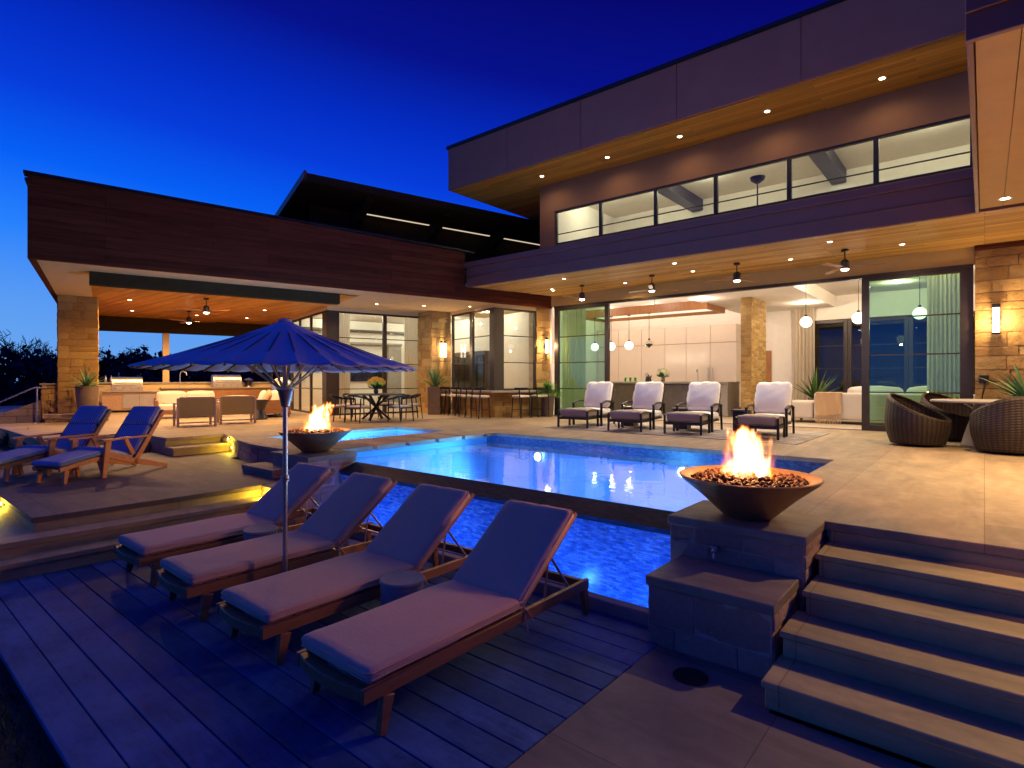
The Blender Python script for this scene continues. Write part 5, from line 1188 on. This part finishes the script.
# ------------------------------------------------------------------ bed, ramp wall, railing on the left
t=thing('ramp_wall','sloping stone wall running down to the left from the column','wall',W2(-.4,6.2,.4))
m=MB(); p=[W2(-.05,6.2),W2(-1.3,6.4),W2(-3.5,6.7),W2(-7,7)]; tops=[1.5,.95,.35,.1]
for i in range(3):
    a=Vector(p[i][:2]); b=Vector(p[i+1][:2]); d=(b-a).normalized(); nn=Vector((-d.y,d.x))*.2
    vs=[(a.x,a.y,-.1),(b.x,b.y,-.1),(b.x,b.y,tops[i+1]),(a.x,a.y,tops[i])]; v2=[(x+nn.x,y+nn.y,zz) for x,y,zz in vs]
    m.add(vs+v2,[(0,1,2,3),(7,6,5,4),(3,2,6,7),(0,4,5,1),(1,5,6,2),(0,3,7,4)])
mw=m_paver('ramp wall stone',(.36,.28,.19),.5,.2,.012,bump=.5); m.build('wall_body',mw,t,smooth=0)
m=MB(); s4=[(-.20,6.0),(.12,6.0),(.12,6.35),(-.2,6.35)]
b=MB()
for i in range(4): ashlar(b,W2(*s4[i])[:2],W2(*s4[(i+1)%4])[:2],.2,1.86,(.12,.2),(.16,.34),.012,.01,.04,120+i)
b.build('end_pier',M['stone'],t,smooth=55); c=wm(); c.bx(-.25,.17,5.95,6.4,1.862,1.91); c.build('pier_cap',M['coping'],t)
t=thing('hand_railing','bent metal handrail descending to the left of the stone column','handrail',W2(-.3,5.9,.6))
m=wm(); m.tube([(-.08,5.98,1.78),(-.34,5.95,1.79),(-.42,5.95,1.76),(-1.6,6.1,1.12),(-3.5,6.4,.6)],.022,10); m.build('rail',M['steel'],t)
for s,tt,zt in [(-.30,5.95,1.77),(-2.2,6.2,.95)]:
    m=wm(); m.tube([(s,tt,.0),(s,tt,zt)],.02,10); m.build('post',M['steel'],t)
structure(MB().prism([(-40,-4),(-13.35,-2),(-13.35,2.6),(-14.1,2.62),(-14.1,6),(-40,8)],-.06,.46).build('planting_bed',M['soil'],smooth=0))
MB_=MB().bx(-13.3,-13.05,-2,2.3,.3,.62); o=MB_.build('bed_curb',M['step'],bevel=.01); tag(o,'low stone kerb between the lower terrace and the planting bed','kerb')
rnd=random.Random(8)
for k in range(9):
    u,v=rnd.uniform(-19,-13.8),rnd.uniform(-.5,3.8); r=rnd.uniform(.18,.4); c=(u,v,.46+r*.25)
    m=MB(); m.ball((0,0,0),r,14,9,.7); m.v=[tuple(Vector(c)+Vector(p)*(1+.35*noise.noise(Vector(p)*3/r*.4+Vector((k*7,0,0))))) for p in m.v]
    tag(m.build('boulder',M['stone_pier']),'rounded boulder in the dark planting bed left of the deck chairs','boulder','boulders in the planting bed')
for k in range(12):
    u,v=rnd.uniform(-18,-13.6),rnd.uniform(0.3,4.0)
    t=MB(); blades(t,80,rnd.uniform(.3,.5),.022,rnd,1.,.6,0.); t.v=[(x+u,y+v,zz+.45) for x,y,zz in t.v]
    tag(t.build('shrub',M['leaf'],smooth=0),'low dark leafy shrub in the planting bed left of the deck chairs','shrub','low shrubs in the planting bed')
# ------------------------------------------------------------------ trees on the left horizon
def tree(x_pix,D,h,seed,label,dense):
    X=(x_pix-512)/566*D; S_,C_=678/math.hypot(678,566),566/math.hypot(678,566); u,v=X*S_-D*C_,X*C_+D*S_
    rnd=random.Random(seed); t=thing('bare_tree',label,'tree',(u,v,-.1),0,'winter trees behind the terrace')
    tr=MB(); cr=MB(); tips=[]
    def branch(p,d,l,r,lev):
        r=max(r,.024)
        pts=[p]; q=p.copy(); dd=d.copy()
        for i in range(4):
            dd=(dd+Vector((rnd.gauss(0,.16),rnd.gauss(0,.16),rnd.gauss(.03,.1)))).normalized(); q=q+dd*l/4; pts.append(q.copy())
        (tr if lev<2 else cr).tube(pts,r,5 if lev<2 else 3,r*.45,cap=False)
        if lev>=(4 if dense else 5): return
        for k in range(3 if lev else 5):
            i=rnd.randint(2,4) if lev else rnd.randint(1,4)
            a=rnd.uniform(0,6.28); nd=(dd*.75+Vector((math.cos(a),math.sin(a),rnd.uniform(-.1,.5)))*.8).normalized()
            branch(pts[i],nd,l*rnd.uniform(.52,.75),r*.5,lev+1)
    branch(Vector((0,0,0)),Vector((rnd.gauss(0,.08),rnd.gauss(0,.08),1)),h*.42,h*.022,0)
    zs=[p[2] for p in cr.v]; k=h/max(zs); tr.v=[tuple(c*k for c in p) for p in tr.v]; cr.v=[tuple(c*k for c in p) for p in cr.v]
    if dense:
        base=list(cr.v)
        for i in range(1500):
            p=Vector(rnd.choice(base))+Vector((rnd.gauss(0,.25),rnd.gauss(0,.25),rnd.gauss(0,.25))); s_=rnd.uniform(.05,.16)
            q=Vector((rnd.gauss(0,1),rnd.gauss(0,1),rnd.gauss(0,1))).normalized()*s_; w_=q.orthogonal().normalized()*s_*.5; cr.add([p-q,p+w_,p+q,p-w_],[(0,1,2,3)])
    tr.build('trunk',M['bark'],t,local=True); cr.build('crown',M['twig'],t,local=True,smooth=0)
tl=[(6,46,7.0,0),(25,56,6.2,0),(52,60,5.2,1),(72,52,3.9,1),(-22,50,6.4,0),(38,70,5.6,1),(100,62,5.6,1),(120,58,5.2,1),(142,66,6.0,1),(160,60,5.2,0),(178,70,5.4,1),(196,64,4.8,0),(215,75,5.6,1),(236,70,4.8,1),(255,72,5.0,0),(88,66,5.4,1),(-60,55,6.5,1),(-110,60,6.8,1)]
nm_=['tallest bare tree at the left edge of the photo, branches against the sky','bare tree right of the tallest one at the left edge','dark bushy tree left of the stone column','low dark tree touching the left side of the stone column','bare tree just outside the left edge','dark tree in the second row at the left']
for k,(x,D,h,dn_) in enumerate(tl): tree(x,D,h,50+k,nm_[k] if k<6 else 'dark winter tree of the row beyond the patio, seen under its rear beam',dn_)
# low dark scrub behind them
m=MB(); rnd=random.Random(77); S_,C_=678/math.hypot(678,566),566/math.hypot(678,566)
for i in range(13000):
    x=rnd.uniform(-260,300); D=rnd.uniform(40,75); X=(x-512)/566*D; u,v=X*S_-D*C_,X*C_+D*S_
    hh=4.1+1.8*noise.noise(Vector((u*.12,v*.12,0)))+.7*noise.noise(Vector((u*.4,v*.4,3))); zz=rnd.uniform(0,max(.4,hh)); s_=rnd.uniform(.15,.45)
    q=Vector((rnd.gauss(0,1),rnd.gauss(0,1),rnd.gauss(0,1))).normalized()*s_; w_=q.orthogonal().normalized()*s_*.6; p=Vector((u,v,zz)); m.add([p-q,p+w_,p+q,p-w_],[(0,1,2,3)])
o=m.build('scrub',M['twig'],smooth=0); tag(o,'dark mass of scrub under the winter trees on the left horizon','scrub'); o['kind']='stuff'
